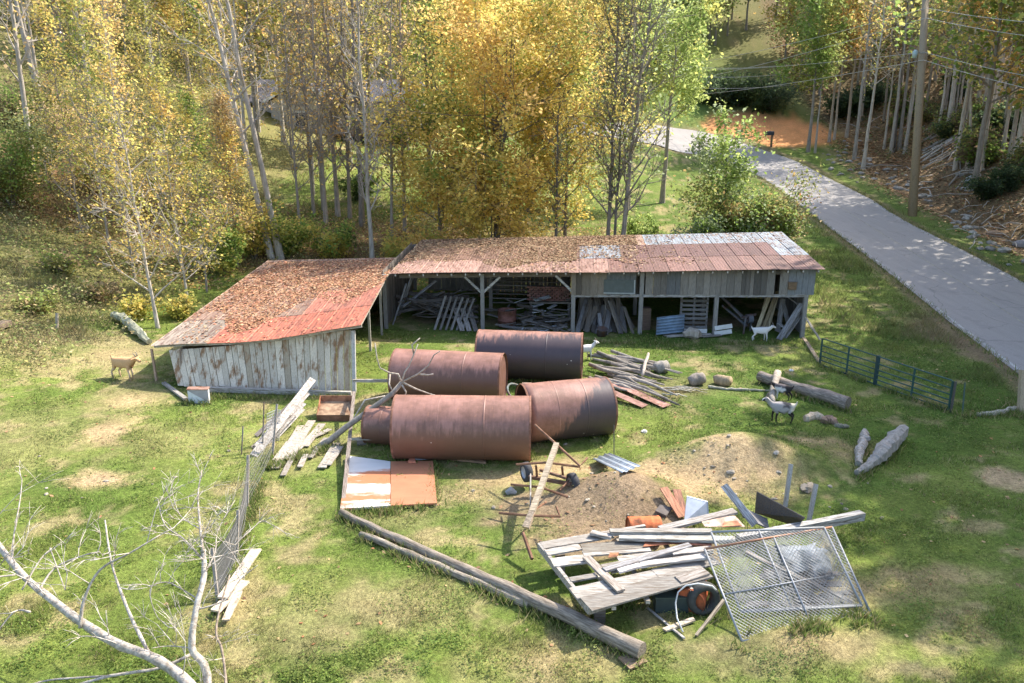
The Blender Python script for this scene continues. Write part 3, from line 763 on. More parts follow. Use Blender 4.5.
pal = base_thing('pallet', inb(694, .35, 0), 'grey slatted pallet standing upright behind the blue corrugated sheet', 'pallet')
for k in range(7):
    m = MB(); z = .25+.2*k; m.beam(inb(680, .5, z), inb(708, .5, z), .025, .11, jit((.17, .17, .17), .15, rj)); m.build('slat', M['wood'], pal)
for q in (681, 694, 707):
    m = MB(); m.beam(inb(q, .58, .1), inb(q, .58, 1.6), .09, .06, (.22, .22, .22), up=(0, 1, 0)); m.build('stringer', M['wood'], pal)
for (x0, x1, z, d) in ((685, 696, .22, -.05), (698, 708, .22, -.05), (716, 733, .12, -.1), (716, 733, .36, -.08)):
    plank(inb(x0, d, z), inb(x1, d-.1 if x0 > 710 else d, z+(.14 if x0 > 710 else 0)), .03, .19, 'short white painted board low on the ground near the fourth barn post', 'board', 'white boards near the fourth post', 'paint', (.6, .6, .58), 'board')
for k in range(9):
    x = 655+rj.random()*52; a = inb(x, -.5+.3*rj.random(), .05); plank(a, a+Vector((.5+.4*rj.random(), .3*(rj.random()-.5), .05)), .2, .04, 'scrap of grey wood lying in front of the blue corrugated sheet', 'wood scrap', 'scraps before the blue sheet', col=jit((.36, .33, .29), .2, rj), name='wood_scrap', roll=.3*(rj.random()-.5))
mb = MB(); q = inb(693, -.55, .15)
for k in range(1): mb.tube([q+Vector((-.35, 0, .02)), q+Vector((-.1, .05, .1)), q+Vector((.2, 0, .05)), q+Vector((.4, .1, 0))], [.12, .24, .25, .1], (.36, .31, .25), 7, rough=.3)
tag(mb.build('stump', M['bark'], None, origin=q), 'stubby pale stump lying in front of the upright pallet', 'stump')
# fifth bay: machine, yellow planks, boards at the corner
for k, (x0, x1, z1) in enumerate(((757, 770, 1.75), (763, 776, 1.75), (768, 776, 1.6), (760, 766, 1.5))):
    plank(inb(x0, .3+.1*k, .02), inb(x1, 1.3, z1), .16, .045, 'yellowish plank leaning upright inside the right bay of the barn', 'plank', 'yellowish planks leaning in the right bay', col=((.40, .33, .20), (.38, .30, .17), (.42, .35, .22), (.33, .28, .18))[k])
for k, (x0, z0, d0, x1, z1, d1, w_) in enumerate(((781, .02, -.5, 801, 1.45, .3, .28), (786, .02, -.3, 803, 1.1, .4, .22), (778, .25, .3, 790, .15, -.2, .25), (779, .5, .5, 789, .3, .2, .2), (780, .1, .8, 782, 1.4, 1.4, .22), (792, .1, .7, 783, 1.2, 1.3, .2), (780, 1.85, .6, 801, 1.25, .5, .14))):
    plank(inb(x0, d0, z0), inb(x1, d1, z1), w_, .035, 'grey board leaning against the right end post inside the barn', 'board', 'boards against the right end post', col=jit((.27, .265, .26), .15, rj), name='board')
mach = base_thing('farm_implement', inb(742, 1.2, 0), 'dark metal farm implement with sloping bars inside the right barn bay', 'farm implement')
for nm, (a, b, t) in (('bar', (inb(720, 1.4, 1.5), inb(748, .5, .55), .10)), ('bar', (inb(722, 1.2, 1.1), inb(748, .4, .35), .08)), ('leg', (inb(746, .4, .75), inb(745, .3, 0), .07)), ('leg', (inb(752, .9, .8), inb(752, .9, 0), .07)), ('frame', (inb(742, .5, .7), inb(756, 1.0, .75), .1))):
    m = MB(); m.beam(a, b, t, t, (.10, .11, .12)); m.build(nm, M['rust'], mach)
m = MB(); lathe(m, inb(750, .8, .6), (1, .2, .1), [(-.12, 0), (-.12, .22), (.12, .22), (.12, 0)], (.13, .14, .16), 16); m.build('housing', M['rust'], mach)
plank(G(820, 341)+Vector((0, 0, .05)), P(805.5, 317, 34.0), .14, .04, 'pale board propped against the right end of the barn, upper of two', 'board', col=(.52, .48, .42), name='board')
plank(G(819.5, 364)+Vector((0, 0, .06)), G(803.5, 340)+Vector((0, 0, .1)), .14, .05, 'brown board lying from the barn corner to the gate, lower of two', 'board', col=(.36, .28, .20), name='board')

# ================================================================== steel tanks
def tank(px, py, Rr, Ln, yaw, label, mat, caps=(True, True), zc=None, grp=None, lift=0.0):
    c = G(px, py, Rr+lift); c.z = H(c.x, c.y)+Rr+lift-.03
    t = empty('steel_tank', (c.x, c.y, c.z), label, 'tank', grp)
    t.rotation_euler = (0, 0, yaw); t['_org'] = (0, 0, 0)
    m = MB(); h = Ln/2; n = 56; segs = 12
    prof = [(-h+Ln*i/segs, Rr*(1+.003*math.sin(i*2.1)+.002*math.sin(i*.9+Ln))) for i in range(segs+1)]
    if not caps[0]: prof = [(-h+.3, Rr-.012), (-h+.001, Rr-.012)]+prof
    if not caps[1]: prof = prof+[(h-.001, Rr-.012), (h-.3, Rr-.012)]
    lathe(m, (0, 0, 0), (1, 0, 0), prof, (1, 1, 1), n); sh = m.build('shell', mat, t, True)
    if not (caps[0] and caps[1]):
        m = MB(); lathe(m, (0, 0, 0), (1, 0, 0), [(-h+.02, Rr-.014), (h-.02, Rr-.014)], (.09, .05, .04), n); m.build('lining', M['rust'], t, True)
    for x in (-Ln/6, Ln/6):
        m = MB(); lathe(m, (x, 0, 0), (1, 0, 0), [(-.02, Rr-.002), (-.008, Rr+.006), (.008, Rr+.006), (.02, Rr-.002)], (.19, .095, .07), n); m.build('weld_seam', mat, t, True)
    for e, x in ((caps[0], -h), (caps[1], h)):
        sgn = -1 if x < 0 else 1
        if e:
            m = MB(); lathe(m, (x-sgn*.03, 0, 0), (sgn, 0, 0), [(0, Rr-.004), (.01, Rr*.8), (.02, Rr*.4), (.022, 0)], (.17, .085, .065), n); m.build('end_plate', M['rust'], t, True)
        m = MB(); lathe(m, (x, 0, 0), (1, 0, 0), [(-.03, Rr+.003), (-.02, Rr+.008), (.02, Rr+.008), (.03, Rr+.003)], (.25, .125, .085), n); m.build('rim', M['rust'], t, False)
    return t
TG = 'big rusty steel tanks lying on the grass'
tA = tankmat('tank_steel', (.15, .075, .05), .05); tB = tankmat('tank_steel_black', (.045, .035, .042), .36, .03); tC = tankmat('tank_steel_part_black', (.05, .04, .046), -.02, .42); tD = tankmat('tank_steel_brown', (.13, .065, .045), .12, .03)
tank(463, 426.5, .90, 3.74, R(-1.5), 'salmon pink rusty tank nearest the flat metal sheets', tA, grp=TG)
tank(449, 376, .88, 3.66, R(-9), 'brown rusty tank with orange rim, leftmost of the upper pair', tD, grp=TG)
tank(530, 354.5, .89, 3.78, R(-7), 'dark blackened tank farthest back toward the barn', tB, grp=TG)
tank(565, 408.5, .87, 2.60, R(15), 'open ended tank with black patch at its right end', tC, (False, True), grp=TG)
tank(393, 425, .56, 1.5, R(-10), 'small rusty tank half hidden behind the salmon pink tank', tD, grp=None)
m = MB(); c = G(518, 394, .45); lathe(m, c, (.55, -.3, .75), [(-.03, .40), (-.03, .46), (.03, .46), (.03, .40), (-.03, .40)], (.13, .16, .155), 28); tag(m.build('metal_hoop', M['rust'], None, True, origin=c), 'grey green metal hoop standing between the tanks', 'hoop')
c = G(527, 388, .55); m = MB(); m.box(c, (.32, .25, .3), (.32, .22, .17)); m.box(c+Vector((0, -.127, 0)), (.22, .01, .2), (.12, .08, .06)); tag(m.build('rusty_box', M['rust'], None, origin=c), 'little rusty box between the back tank and the open tank', 'box')

# ================================================================== left junk: bin, appliance, leaning scrap
bn = G(334, 430); c0 = bn+Vector((0, .55, 0))
tb = base_thing('rusty_bin', c0, 'open rusty metal bin with wood scraps in it beside the shed corner', 'bin')
tl, tr_, fl, fr = P(320, 395.5, 25.2), P(352, 395.5, 25.2), P(316.5, 415, 24.6), P(349.5, 416, 24.6)
bl_, br_ = G(319, 424), G(349, 431)
zb = min(bl_.z, br_.z)
def thinwall(mb, a, b, c, d, th, col):
    n = (Vector(b)-Vector(a)).cross(Vector(d)-Vector(a)).normalized()*th
    mb.hexa([a, b, c, d, Vector(a)+n, Vector(b)+n, Vector(c)+n, Vector(d)+n], col)
FLb, FRb = Vector((fl.x+.02, fl.y, zb)), Vector((fr.x, fr.y, zb)); TLb, TRb = Vector((tl.x, tl.y, zb+.1)), Vector((tr_.x, tr_.y, zb+.1))
m = MB(); thinwall(m, FLb, FRb, fr, fl, .02, (.24, .12, .08)); m.build('front_panel', M['rust'], tb)
m = MB(); thinwall(m, TLb, TRb, tr_, tl, .02, (.34, .17, .10)); m.build('back_panel', M['rust'], tb)
m = MB(); thinwall(m, FLb, TLb, tl, fl, .02, (.46, .19, .10)); m.build('side_panel', M['rust'], tb)
m = MB(); thinwall(m, FRb, TRb, tr_, fr, .02, (.20, .11, .08)); m.build('side_panel', M['rust'], tb)
m = MB(); thinwall(m, FLb+Vector((0, 0, .2)), FRb+Vector((0, 0, .2)), TRb+Vector((0, 0, .3)), TLb+Vector((0, 0, .3)), .02, (.40, .27, .17)); m.build('bottom_panel', M['rust'], tb)
for k in range(3): plank(fl.lerp(tl, .25+.25*k)+Vector((.12, 0, -.22)), fr.lerp(tr_, .3+.2*k)+Vector((-.15, 0, -.2)), .16, .03, 'pale scrap of board lying in the rusty bin', 'board', 'boards in the rusty bin', col=(.5, .38, .26), name='board')
# appliance
c = G(199, 402); ap = base_thing('appliance', c, 'square white metal appliance with rusty top in front of the shed wall', 'appliance')
p0, p1 = P(188.5, 401, 26.0), P(209, 401, 26.0); p0.z = p1.z = H(p0.x, p0.y); dz = Vector((0, 0, .46)); dy = Vector((-.06, .26, 0))
m = MB(); m.hexa([p0, p1, p1+dy, p0+dy, p0+dz, p1+dz, p1+dy+dz, p0+dy+dz], (.66, .66, .66)); m.build('cabinet', M['paint'], ap)
m = MB(); a, b = p0+dz, p1+dz; e = Vector((.02, -.02, .004)); m.hexa([a-Vector((.02, .02, -.004)), b+e, b+dy+Vector((.02, .02, .004)), a+dy+Vector((-.02, .02, .004))]+[q+Vector((0, 0, .03)) for q in (a-Vector((.02, .02, -.004)), b+e, b+dy+Vector((.02, .02, .004)), a+dy+Vector((-.02, .02, .004)))], (.34, .20, .15)); m.build('lid', M['rust'], ap)
m = MB(); q = Vector((0, -.004, 0)); m.add([p0+dz*.98+q, p1+dz*.98+q, p1+dz*.06+q], [(0, 2, 1)], (.36, .33, .34)); m.build('painted_shadow', M['paint'], ap)  # shadow over the upper right of the front, painted as a darker triangle
m = MB(); m.quad(p0+Vector((-.004, 0, 0)), p0+dy+Vector((-.004, 0, 0)), p0+dy+dz+Vector((-.004, 0, 0)), p0+dz+Vector((-.004, 0, 0)), (.33, .19, .12)); m.build('side_panel', M['rust'], ap)
plank(G(164, 385)+Vector((0, 0, .08)), G(186, 401)+Vector((0, 0, .07)), .14, .07, 'short beam on the ground left of the white appliance', 'beam', col=(.42, .40, .36), name='beam')
# leaning scrap boards & fallen pale boards
SB = 'pale boards leaning near the shed corner'
for k, (x0, y0, x1, y1, z, w_, col) in enumerate(((254, 457, 313, 379, 1.25, .22, (.40, .375, .34)), (258, 449, 306, 392, .95, .28, (.44, .41, .38)), (266, 443, 302, 402, .75, .30, (.42, .39, .36)), (256, 437, 296, 400, .8, .14, (.26, .22, .19)), (252, 449, 290, 415, .55, .1, (.20, .17, .15)), (275, 438, 302, 408, .5, .22, (.50, .47, .43)))):
    a = G(x0, y0)+Vector((0, 0, .04)); b = PZ(x1, y1, H(a.x, a.y)+z)
    plank(a, b, w_, .03, 'long whitish board propped up at a slant near the rusty bin', 'board', SB, 'pale' if col[0] > .35 else 'wood', col, 'board', roll=.5)
for k, (x0, y0, x1, y1) in enumerate(((275, 470, 301, 428), (283, 478, 297, 452), (288, 462, 312, 424), (296, 452, 318, 432), (322, 470, 337, 446), (327, 468, 340, 450), (305, 448, 322, 426), (312, 440, 330, 432), (300, 470, 306, 458), (276, 462, 290, 444), (310, 460, 326, 441))):
    plank(G(x0, y0)+Vector((0, 0, .05+.02*(k % 3))), G(x1, y1)+Vector((0, 0, .07+.02*(k % 3))), .14+.1*rj.random(), .03, 'pale bleached board lying on the grass below the rusty bin', 'board', 'bleached boards lying below the rusty bin', 'pale', jit((.34, .305, .26), .25, rj), 'board')
# rails and posts of the old pen by the tanks
plank(G(354, 401)+Vector((0, 0, .72)), G(421, 401)+Vector((0, 0, .72)), .05, .10, 'grey rail running from the shed corner to the tanks', 'rail', col=(.36, .34, .3), name='rail')
plank(G(350, 447)+Vector((0, 0, .25)), G(394, 449)+Vector((0, 0, .32)), .06, .06, 'thin grey rail low beside the small tank', 'rail', col=(.40, .38, .34), name='rail')
plank(G(343, 510)+Vector((0, 0, .05)), P(354, 392, 25.3), .10, .05, 'dark timber running from the shed corner down to the metal sheets', 'timber', col=(.24, .2, .17), name='timber')
plank(G(357, 443)+Vector((0, 0, .05)), G(393, 440)+Vector((0, 0, .05)), .5, .05, 'dark plank on the ground behind the metal sheets', 'plank', col=(.22, .2, .17))
# dead limb leaning over the tanks
def dead_limb():
    b0 = G(318, 449); zc0 = proj(b0)[2]
    o = base_thing('dead_limb', b0, 'dead grey limb leaning against the tanks with bare forking twigs', 'dead branch')
    m = MB(); X = lambda px, py, zc: P(px, py, zc)
    m.tube([b0-Vector((.2, 0, .1)), X(330, 440, 22.6), X(345, 428, 22.6), X(370, 410, 22.7), X(392, 394, 22.8), X(402, 382, 22.8)], [.11, .10, .09, .085, .08, .065], (.36, .31, .26), 8, rough=.2); m.build('stem', M['bark'], o, True)
    rb = random.Random(4)
    for path in ([(402, 382), (418, 374), (428, 366), (434, 355), (440, 351)], [(402, 382), (405, 372), (409, 366), (414, 354), (418, 344)], [(402, 382), (398, 374), (390, 373), (380, 368), (377, 358), (375, 343)], [(402, 382), (416, 389), (430, 394), (445, 398)], [(402, 385), (406, 392), (404, 399)],
                 [(414, 354), (412, 345), (420, 338)], [(418, 374), (428, 375), (433, 374)], [(390, 373), (389, 384), (392, 390)], [(350, 425), (365, 400), (385, 396)]):
        m = MB(); zc = 22.7+(rb.random()-.5)*.6; pts = [X(px, py, 22.75+(zc-22.75)*i/len(path)) for i, (px, py) in enumerate(path)]
        m.tube(pts, [.03*(1-.6*i/len(pts)) for i in range(len(pts))], jit((.45, .40, .34), .1, rb), 5, rough=.2); m.build('twig', M['pale'], o, True)
dead_limb()

# ================================================================== flat metal sheets, long poles
def slab(pts, th, col, name, label, cat, mat, dz=.06):
    q = [G(*p) for p in pts]; q = [Vector((p.x, p.y, H(p.x, p.y)+dz)) for p in q]; m = MB(); t = Vector((0, 0, th))
    m.hexa(q+[p+t for p in q], col); return tag(m.build(name, M[mat], None, origin=q[0]), label, cat)
M['whitesheet'] = acol('peeling_white_enamel', .6, (.35, 1.1, 1), 2.5, .12, (.46, .17, .08), (.50, .56), .95, .05, rnd=0, stain_stretch=(.25, 1.0, 1))
M['orangesheet'] = acol('orange_rust_sheet', .8, (.6, 1.2, 1), 3, .14, (.30, .12, .07), (.62, .8), 1.5, .1, rnd=0)
slab([(340.5, 513), (390.5, 509.5), (390.5, 465), (346.5, 459)], .05, (.62, .60, .57), 'metal_sheet', 'white enamelled metal sheet with a rust band lying on the grass', 'metal sheet', 'whitesheet')
slab([(391, 509.5), (437, 507), (433, 464.5), (391, 465)], .05, (.40, .17, .09), 'metal_sheet', 'plain orange rusted metal sheet lying on the grass', 'metal sheet', 'orangesheet')
slab([(411, 464), (432, 462.5), (431, 457), (410, 458)], .06, (.33, .36, .40), 'metal_scrap', 'grey blue metal scrap behind the orange sheet', 'metal scrap', 'tin', .1)
slab([(408, 467), (416, 467.5), (415, 463.5), (410, 463)], .05, (.40, .15, .09), 'brick', 'small red brick piece on the edge of the orange sheet', 'brick', 'rock', .12)
plank(G(433, 459)+Vector((0, 0, .08)), G(486, 464)+Vector((0, 0, .05)), .12, .06, 'brown stick of timber below the salmon tank', 'timber', col=(.36, .22, .13), name='timber')
a, b = G(341, 517), G(642, 660); a.z += .12; b.z += .18
pole_mesh(a, b, .085, .15, (.25, .21, .165), 'log', 'timber_pole', 'longest weathered timber pole lying across the front meadow', 'timber pole', None, 12, 16, .02)
a, b = G(361, 537), G(529, 609); a.z += .08; b.z += .10
pole_mesh(a, b, .075, .095, (.28, .24, .19), 'log', 'timber_pole', 'shorter timber pole lying in front of the longest one', 'timber pole', None, 10, 12, .02)
slab([(630, 672), (648, 664), (633, 655), (618, 660)], .03, (.42, .29, .18), 'board', 'brown board on the grass at the thick end of the long pole', 'board', 'wood', .03)

# ================================================================== trailer frame with two wheels
tf = base_thing('trailer_frame', G(548, 495), 'stripped rusty trailer frame with two black wheels and a long wooden pole', 'trailer')
def gz(px, py, z): 
    q = G(px, py); return PZ(px, py, q.z+z) if False else None
zg = H(*G(548, 495).xy)
X = lambda px, py, z: PZ(px, py, zg+z)
RB = (.24, .13, .08)
m = MB(); m.beam(X(556.5, 444, 1.15), X(532, 512, .55), .13, .10, (.30, .25, .18)); m.beam(X(532, 512, .55), X(526, 528, .32), .13, .10, (.38, .29, .2), w2=.16); m.build('wooden_pole', M['wood'], tf)
for nm, pts, r_ in (('cross_bar', [X(516, 464.5, .75), X(547, 462.5, .85), X(580, 467, .75)], .03), ('cross_bar', [X(535, 425, 1.3), X(556, 444, 1.15), X(580, 466, .8), X(587, 458, .85)], .03), ('cross_bar', [X(511, 484.5, .5), X(540, 487, .6), X(568, 497, .45)], .03), ('cross_bar', [X(499, 513, .42), X(530, 515.5, .5), X(560, 516.5, .42), X(556.5, 507, .45)], .03),
                    ('upright', [X(530.5, 474, .7), X(530.5, 508, .5)], .02), ('strut', [X(533, 511, .5), X(546, 502, .25)], .025), ('strut', [X(562, 467, .75), X(563, 476, .35)], .03), ('strut', [X(536, 466, .75), X(537, 476, .35)], .03), ('strut', [X(560, 490, .3), X(569, 480, .35)], .02),
                    ('drawbar', [X(523, 533, .3), X(532, 559, .05)], .045)):
    m = MB(); m.tube(pts, r_, jit(RB if nm != 'upright' else (.36, .34, .3)), 6); m.build(nm, M['rust'], tf)
m = MB(); m.beam(X(529, 477, .3), X(571, 484, .3), .08, .08, (.13, .08, .06)); m.beam(X(540, 470, .45), X(566, 478, .42), .06, .06, (.16, .1, .07)); m.build('axle', M['rust'], tf)
def wheel(px, py, ax, r_=.26):
    c = X(px, py, .26); ax = Vector(ax).normalized()
    m = MB(); lathe(m, c, ax, [(-.09, r_*.62), (-.10, r_*.8), (-.075, r_*.97), (0, r_), (.075, r_*.97), (.10, r_*.8), (.09, r_*.62), (-.09, r_*.62)], (.055, .055, .058), 28); wt = m.build('wheel', M['rubber'], tf, True)
    m = MB(); lathe(m, c, ax, [(-.085, r_*.60), (-.05, r_*.55), (-.03, r_*.3), (-.055, .05), (-.055, 0)], (.40, .40, .42), 20); lathe(m, c, ax, [(.085, r_*.60), (.05, r_*.55), (.03, r_*.3), (.055, .05), (.055, 0)], (.30, .30, .31), 20)
    m.build('rim', M['tin'], wt, True)
wheel(526.5, 472, (.9, .35, 0)); wheel(573, 483, (.9, .35, .05))
q = G(511, 494); m = MB(); m.tube([q+Vector((-.12, 0, .02)), q+Vector((0, .02, .09)), q+Vector((.13, 0, .02))], [.06, .10, .05], (.42, .42, .42), 7, rough=.3); tag(m.build('stone', M['rock'], None, origin=q), 'pale stone on the dirt left of the trailer frame', 'stone')
corr(G(592.5, 463)+Vector((0, 0, .12)), G(622, 476)+Vector((0, 0, .08)), G(640, 473)-G(622, 476)+Vector((0, 0, .12)), 3, .02, (.30, .34, .38), 'tin_sheet', 'bluish tin sheet lying flat on the slope right of the trailer', 'tin sheet')
# ================================================================== plank deck (old wagon bed) and what lies on it
rd_ = random.Random(31)
ZD = .62
zg2 = H(*G(640, 590).xy)
def D(px, py, z=0.0): return PZ(px, py, zg2+ZD+z)
dk = base_thing('wagon_deck', G(640, 590), 'raised grey plank deck on a frame in the foreground', 'wagon deck')
DG = [(.34, .315, .28), (.29, .27, .24), (.37, .345, .31), (.25, .23, .21), (.29, .265, .22)]
m = MB(); m.beam(D(539, 546, -.06), D(590, 611, -.06), .07, .15, (.34, .32, .29)); m.build('end_rail', M['wood'], dk)
m = MB(); m.beam(D(591, 610, -.05), D(705, 573, -.05), .08, .11, (.40, .37, .33)); m.build('side_rail', M['wood'], dk)
m = MB(); m.beam(D(540, 545, -.05), D(645, 527, -.05), .07, .10, (.38, .35, .31)); m.build('side_rail', M['wood'], dk)
for (a, b) in (((612, 604), (585, 545)), ((646, 598), (618, 540)), ((690, 586), (660, 535)), ((575, 580), (600, 574))):
    m = MB(); pa, pb = D(*a, -.10), D(*b, -.10); e = (pa-pb).normalized()*.14; m.beam(pa+e, pb, .08, .07, jit((.5, .46, .4), .1, rd_)); m.build('joist', M['wood'], dk)
# deck boards: (left x,y) -> (right x,y), width m
for (x0, y0, x1, y1, w_, ci) in ((542, 546, 612, 534.5, .26, 0), (546, 553, 580, 547, .22, 2), (552, 563, 585, 559, .30, 2), (570, 580, 596, 575.5, .14, 2), (573, 594, 700, 566, .36, 0), (586, 605, 706, 571.5, .44, 1), (582, 549, 645, 544, .34, 4), (583, 554, 650, 549, .20, 0), (610, 571, 690, 556, .16, 3),
                                 (638, 563, 712, 551, .18, 0), (618, 560, 705, 549, .22, 2), (648, 538, 702, 542, .30, 1), (655, 574, 716, 560, .3, 1), (602, 567, 650, 558, .14, 0)):
    a, b = D(x0, y0, .02*rd_.random()), D(x1, y1, .02*rd_.random()+.01); m = MB(); m.beam(a, b, w_, .035, jit(DG[ci], .1, rd_)); m.build('deck_board', M['wood'], dk)
for q, t in (((600, 600), 0), ((700, 580), 0), ((560, 553), 0), ((690, 545), 0)):
    m = MB(); p = D(*q, -.14); m.beam(Vector((p.x, p.y, H(p.x, p.y)-.05)), p, .2, .2, (.25, .22, .19), up=(0, 1, 0)); m.build('support_block', M['wood'], dk)
LG = 'loose planks lying on the deck'
for (x0, y0, z0, x1, y1, z1, w_, t, c, lb) in (
    (586, 557, .08, 621, 591, .07, .17, .05, (.33, .29, .25), 'dark loose plank lying crosswise over the deck boards'),
    (610, 532, .16, 712, 532, .22, .16, .09, (.50, .47, .42), 'squared timber along the far side of the deck, nearest the orange drum'),
    (591, 532.5, .10, 612, 537, .10, .16, .06, (.55, .52, .48), 'short pale plank end at the far left of the deck'),
    (619, 537, .12, 735, 540, .18, .20, .07, (.56, .54, .48), 'pale timber lying just in front of the far squared timber'),
    (604, 570, .10, 690, 545, .14, .15, .05, (.47, .46, .46), 'grey plank laid at a slant across the middle of the deck'),
    (640, 565, .09, 708, 556, .14, .16, .05, (.57, .54, .50), 'pale plank across the middle right of the deck'),
    (660, 529, .20, 735, 511, .28, .20, .05, (.50, .46, .42), 'plank rising to the right behind the deck'),
    (672, 553, .10, 712, 549, .15, .18, .05, (.50, .46, .42), 'short plank beside the chain link panel corner'),
    (678, 580, .04, 706, 571, .06, .24, .04, (.40, .36, .32), 'grey plank on the near right corner of the deck'),
    (618, 571, .09, 640, 565, .10, .14, .04, (.6, .55, .52), 'small pale plank offcut beside the gap in the deck')):
    plank(D(x0, y0, z0), D(x1, y1, z1), w_, t, lb, 'plank', LG, col=c)
for (pts, z, c, lb) in (([(643, 547), (686, 543), (684, 537), (648, 539)], .06, (.46, .17, .09), 'orange rusted sheet tucked under the planks on the deck'), ([(686, 545), (712, 546), (710, 538), (690, 537)], .10, (.50, .20, .12), 'orange rusted sheet beside the chain link panel corner'),
                        ([(608, 558), (617, 557), (619, 553), (610, 553)], .08, (.45, .20, .10), 'small rusty scrap in the gap between the deck boards'), ([(705, 527), (745, 527), (735, 516), (700, 520)], .24, (.55, .42, .33), 'pale peeling sheet behind the chain link panel'), ([(722, 527), (742, 526), (737, 521), (724, 522)], .27, (.50, .22, .12), 'orange rusted patch sheet behind the chain link panel')):
    q = [D(px, py, z) for px, py in pts]; m = MB(); t = Vector((0, 0, .012)); m.hexa(q+[p+t for p in q], c); tag(m.build('metal_sheet', M['rust'], None, origin=q[0]), lb, 'metal sheet')
def drum(px, py, r_, ln, yaw, col, label, z=0.0, dome=True):
    c = G(px, py, r_*.9+z); o = empty('metal_drum', c, label, 'drum'); o.rotation_euler = (0, 0, yaw); o['_org'] = (0, 0, 0)
    m = MB(); h = ln/2; lathe(m, (0, 0, 0), (1, 0, 0), [(-h, r_*.98), (-h+.02, r_*1.03), (-h+.05, r_), (-h/3, r_), (-h/3+.02, r_*1.03), (-h/3+.05, r_), (h/3, r_), (h/3+.02, r_*1.03), (h/3+.05, r_), (h-.05, r_), (h-.02, r_*1.03), (h, r_*.98)], col, 28); m.build('shell', M['rust'], o, True)
    for x, sg in ((-h+.03, -1), (h-.03, 1)):
        m = MB(); lathe(m, (x, 0, 0), (sg, 0, 0), [(0, r_*.98), (.005, r_*.5), (.006, 0)], tuple(k*.7 for k in col), 28); m.build('end_plate', M['rust'], o, True)
    return o
drum(644, 530, .30, .72, R(4), (.62, .17, .06), 'orange rusted drum on its side behind the deck')
drum(692, 594, .28, .62, R(70), (.58, .15, .06), 'orange drum under the near right corner of the deck')
c = G(703, 598, .3); m = MB(); lathe(m, c, (.2, -1, .1), [(-.12, .2), (-.12, .30), (0, .33), (.12, .30), (.12, .2), (-.12, .2)], (.06, .06, .055), 28); tag(m.build('old_tyre', M['rubber'], None, True, origin=c), 'dark old tyre under the deck beside the orange drum', 'tyre')
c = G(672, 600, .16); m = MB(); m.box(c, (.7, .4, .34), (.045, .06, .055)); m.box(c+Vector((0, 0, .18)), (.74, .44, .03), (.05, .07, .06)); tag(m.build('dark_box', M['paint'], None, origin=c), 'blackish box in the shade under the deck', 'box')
q = G(676, 622); m = MB(); zz = H(q.x, q.y); pts = [PZ(683, 632, zz+.05), PZ(677, 618, zz+.15), PZ(675.5, 603, zz+.35), PZ(678, 592, zz+.5), PZ(686, 585.5, zz+.62), PZ(698, 583.5, zz+.66), PZ(712, 586, zz+.62), PZ(716, 590, zz+.55)]
m.tube(pts, .016, (.60, .60, .58), 6); tag(m.build('hose', M['paint'], None, True, origin=q), 'thin whitish hose curving round the orange drum under the deck', 'hose')
plank(G(696, 637)+Vector((0, 0, .03)), PZ(724, 600, .5), .05, .05, 'thin pale stake leaning beside the chain link panel', 'stake', col=(.50, .40, .28), name='stake')
plank(G(664, 632)+Vector((0, 0, .04)), G(694, 622)+Vector((0, 0, .06)), .10, .04, 'short pale board on the grass below the deck', 'board', 'boards on the grass below the deck', 'pale', (.55, .46, .35), 'board')
plank(G(647, 609)+Vector((0, 0, .03)), G(684, 640)+Vector((0, 0, .04)), .04, .03, 'thin white strip on the grass under the near edge of the deck', 'strip', col=(.6, .58, .54), name='wood_strip')

# ------------------------------------------------------------------ chain link panels
def chain_panel(TL, TR, BR, BL, label, mids, hb, rust_top):
    o = base_thing('chain_link_panel', BL, label, 'fence panel'); m = MB(); GAL = (.27, .28, .29)
    for a, b, nm, c in ((TL, TR, 'top_rail', (.33, .17, .10) if rust_top else GAL), (TL, BL, 'side_rail', GAL), (TR, BR, 'side_rail', GAL), (BL, BR, 'bottom_rail', GAL)):
        m = MB(); m.tube([a, b], .024, c, 8); m.build(nm, M['wire'], o, True)
    for f in mids:
        m = MB(); m.tube([TL.lerp(TR, f), BL.lerp(BR, f)], .02, GAL, 8); m.build('upright', M['wire'], o, True)
    for g in hb:
        m = MB(); m.tube([TL.lerp(BL, g), TR.lerp(BR, g)], .012, GAL, 6); m.build('cross_bar', M['wire'], o, True)
    # the woven wire: two families of diagonals
    Wd = ((TR-TL).length+(BR-BL).length)/2; Ht = ((TL-BL).length+(TR-BR).length)/2; st = .085; m = MB()
    nrm = (TR-TL).cross(BL-TL).normalized()
    def pt(x, y):
        f, g = x/Wd, y/Ht; p = TL.lerp(TR, f).lerp(BL.lerp(BR, f), g); return p+nrm*(.03*math.sin(f*5)*math.sin(g*4))
    k = -Ht
    while k < Wd:
        for sg in (1, -1):
            x0, y0 = k, 0; x1, y1 = k+Ht, Ht
            if x0 < 0: y0 += -x0; x0 = 0
            if x1 > Wd: y1 -= x1-Wd; x1 = Wd
            if x1-x0 > .03:
                n = 4; pts = [pt((x0+(x1-x0)*i/n) if sg > 0 else Wd-(x0+(x1-x0)*i/n), y0+(y1-y0)*i/n)+nrm*.003*sg for i in range(n+1)]
                m.tube(pts, .0046, (.20, .215, .23), 3, cap=False)
        k += st
    m.build('wire_mesh', M['wire'], o); return o
g0 = H(*G(742, 642).xy)
chain_panel(PZ(704.5, 549, .86), PZ(832, 527, .92), G(872, 616)+Vector((0, 0, -.01)), G(742, 641)+Vector((0, 0, -.01)), 'large chain link panel leaning on the deck, nearest the camera', (.53,), (.52,), True)
chain_panel(PZ(711, 532, .98), PZ(824, 527.5, .99), PZ(862, 606, .14), PZ(741, 612, .16), 'second chain link panel lying just under the nearest one', (.42,), (.98,), False)
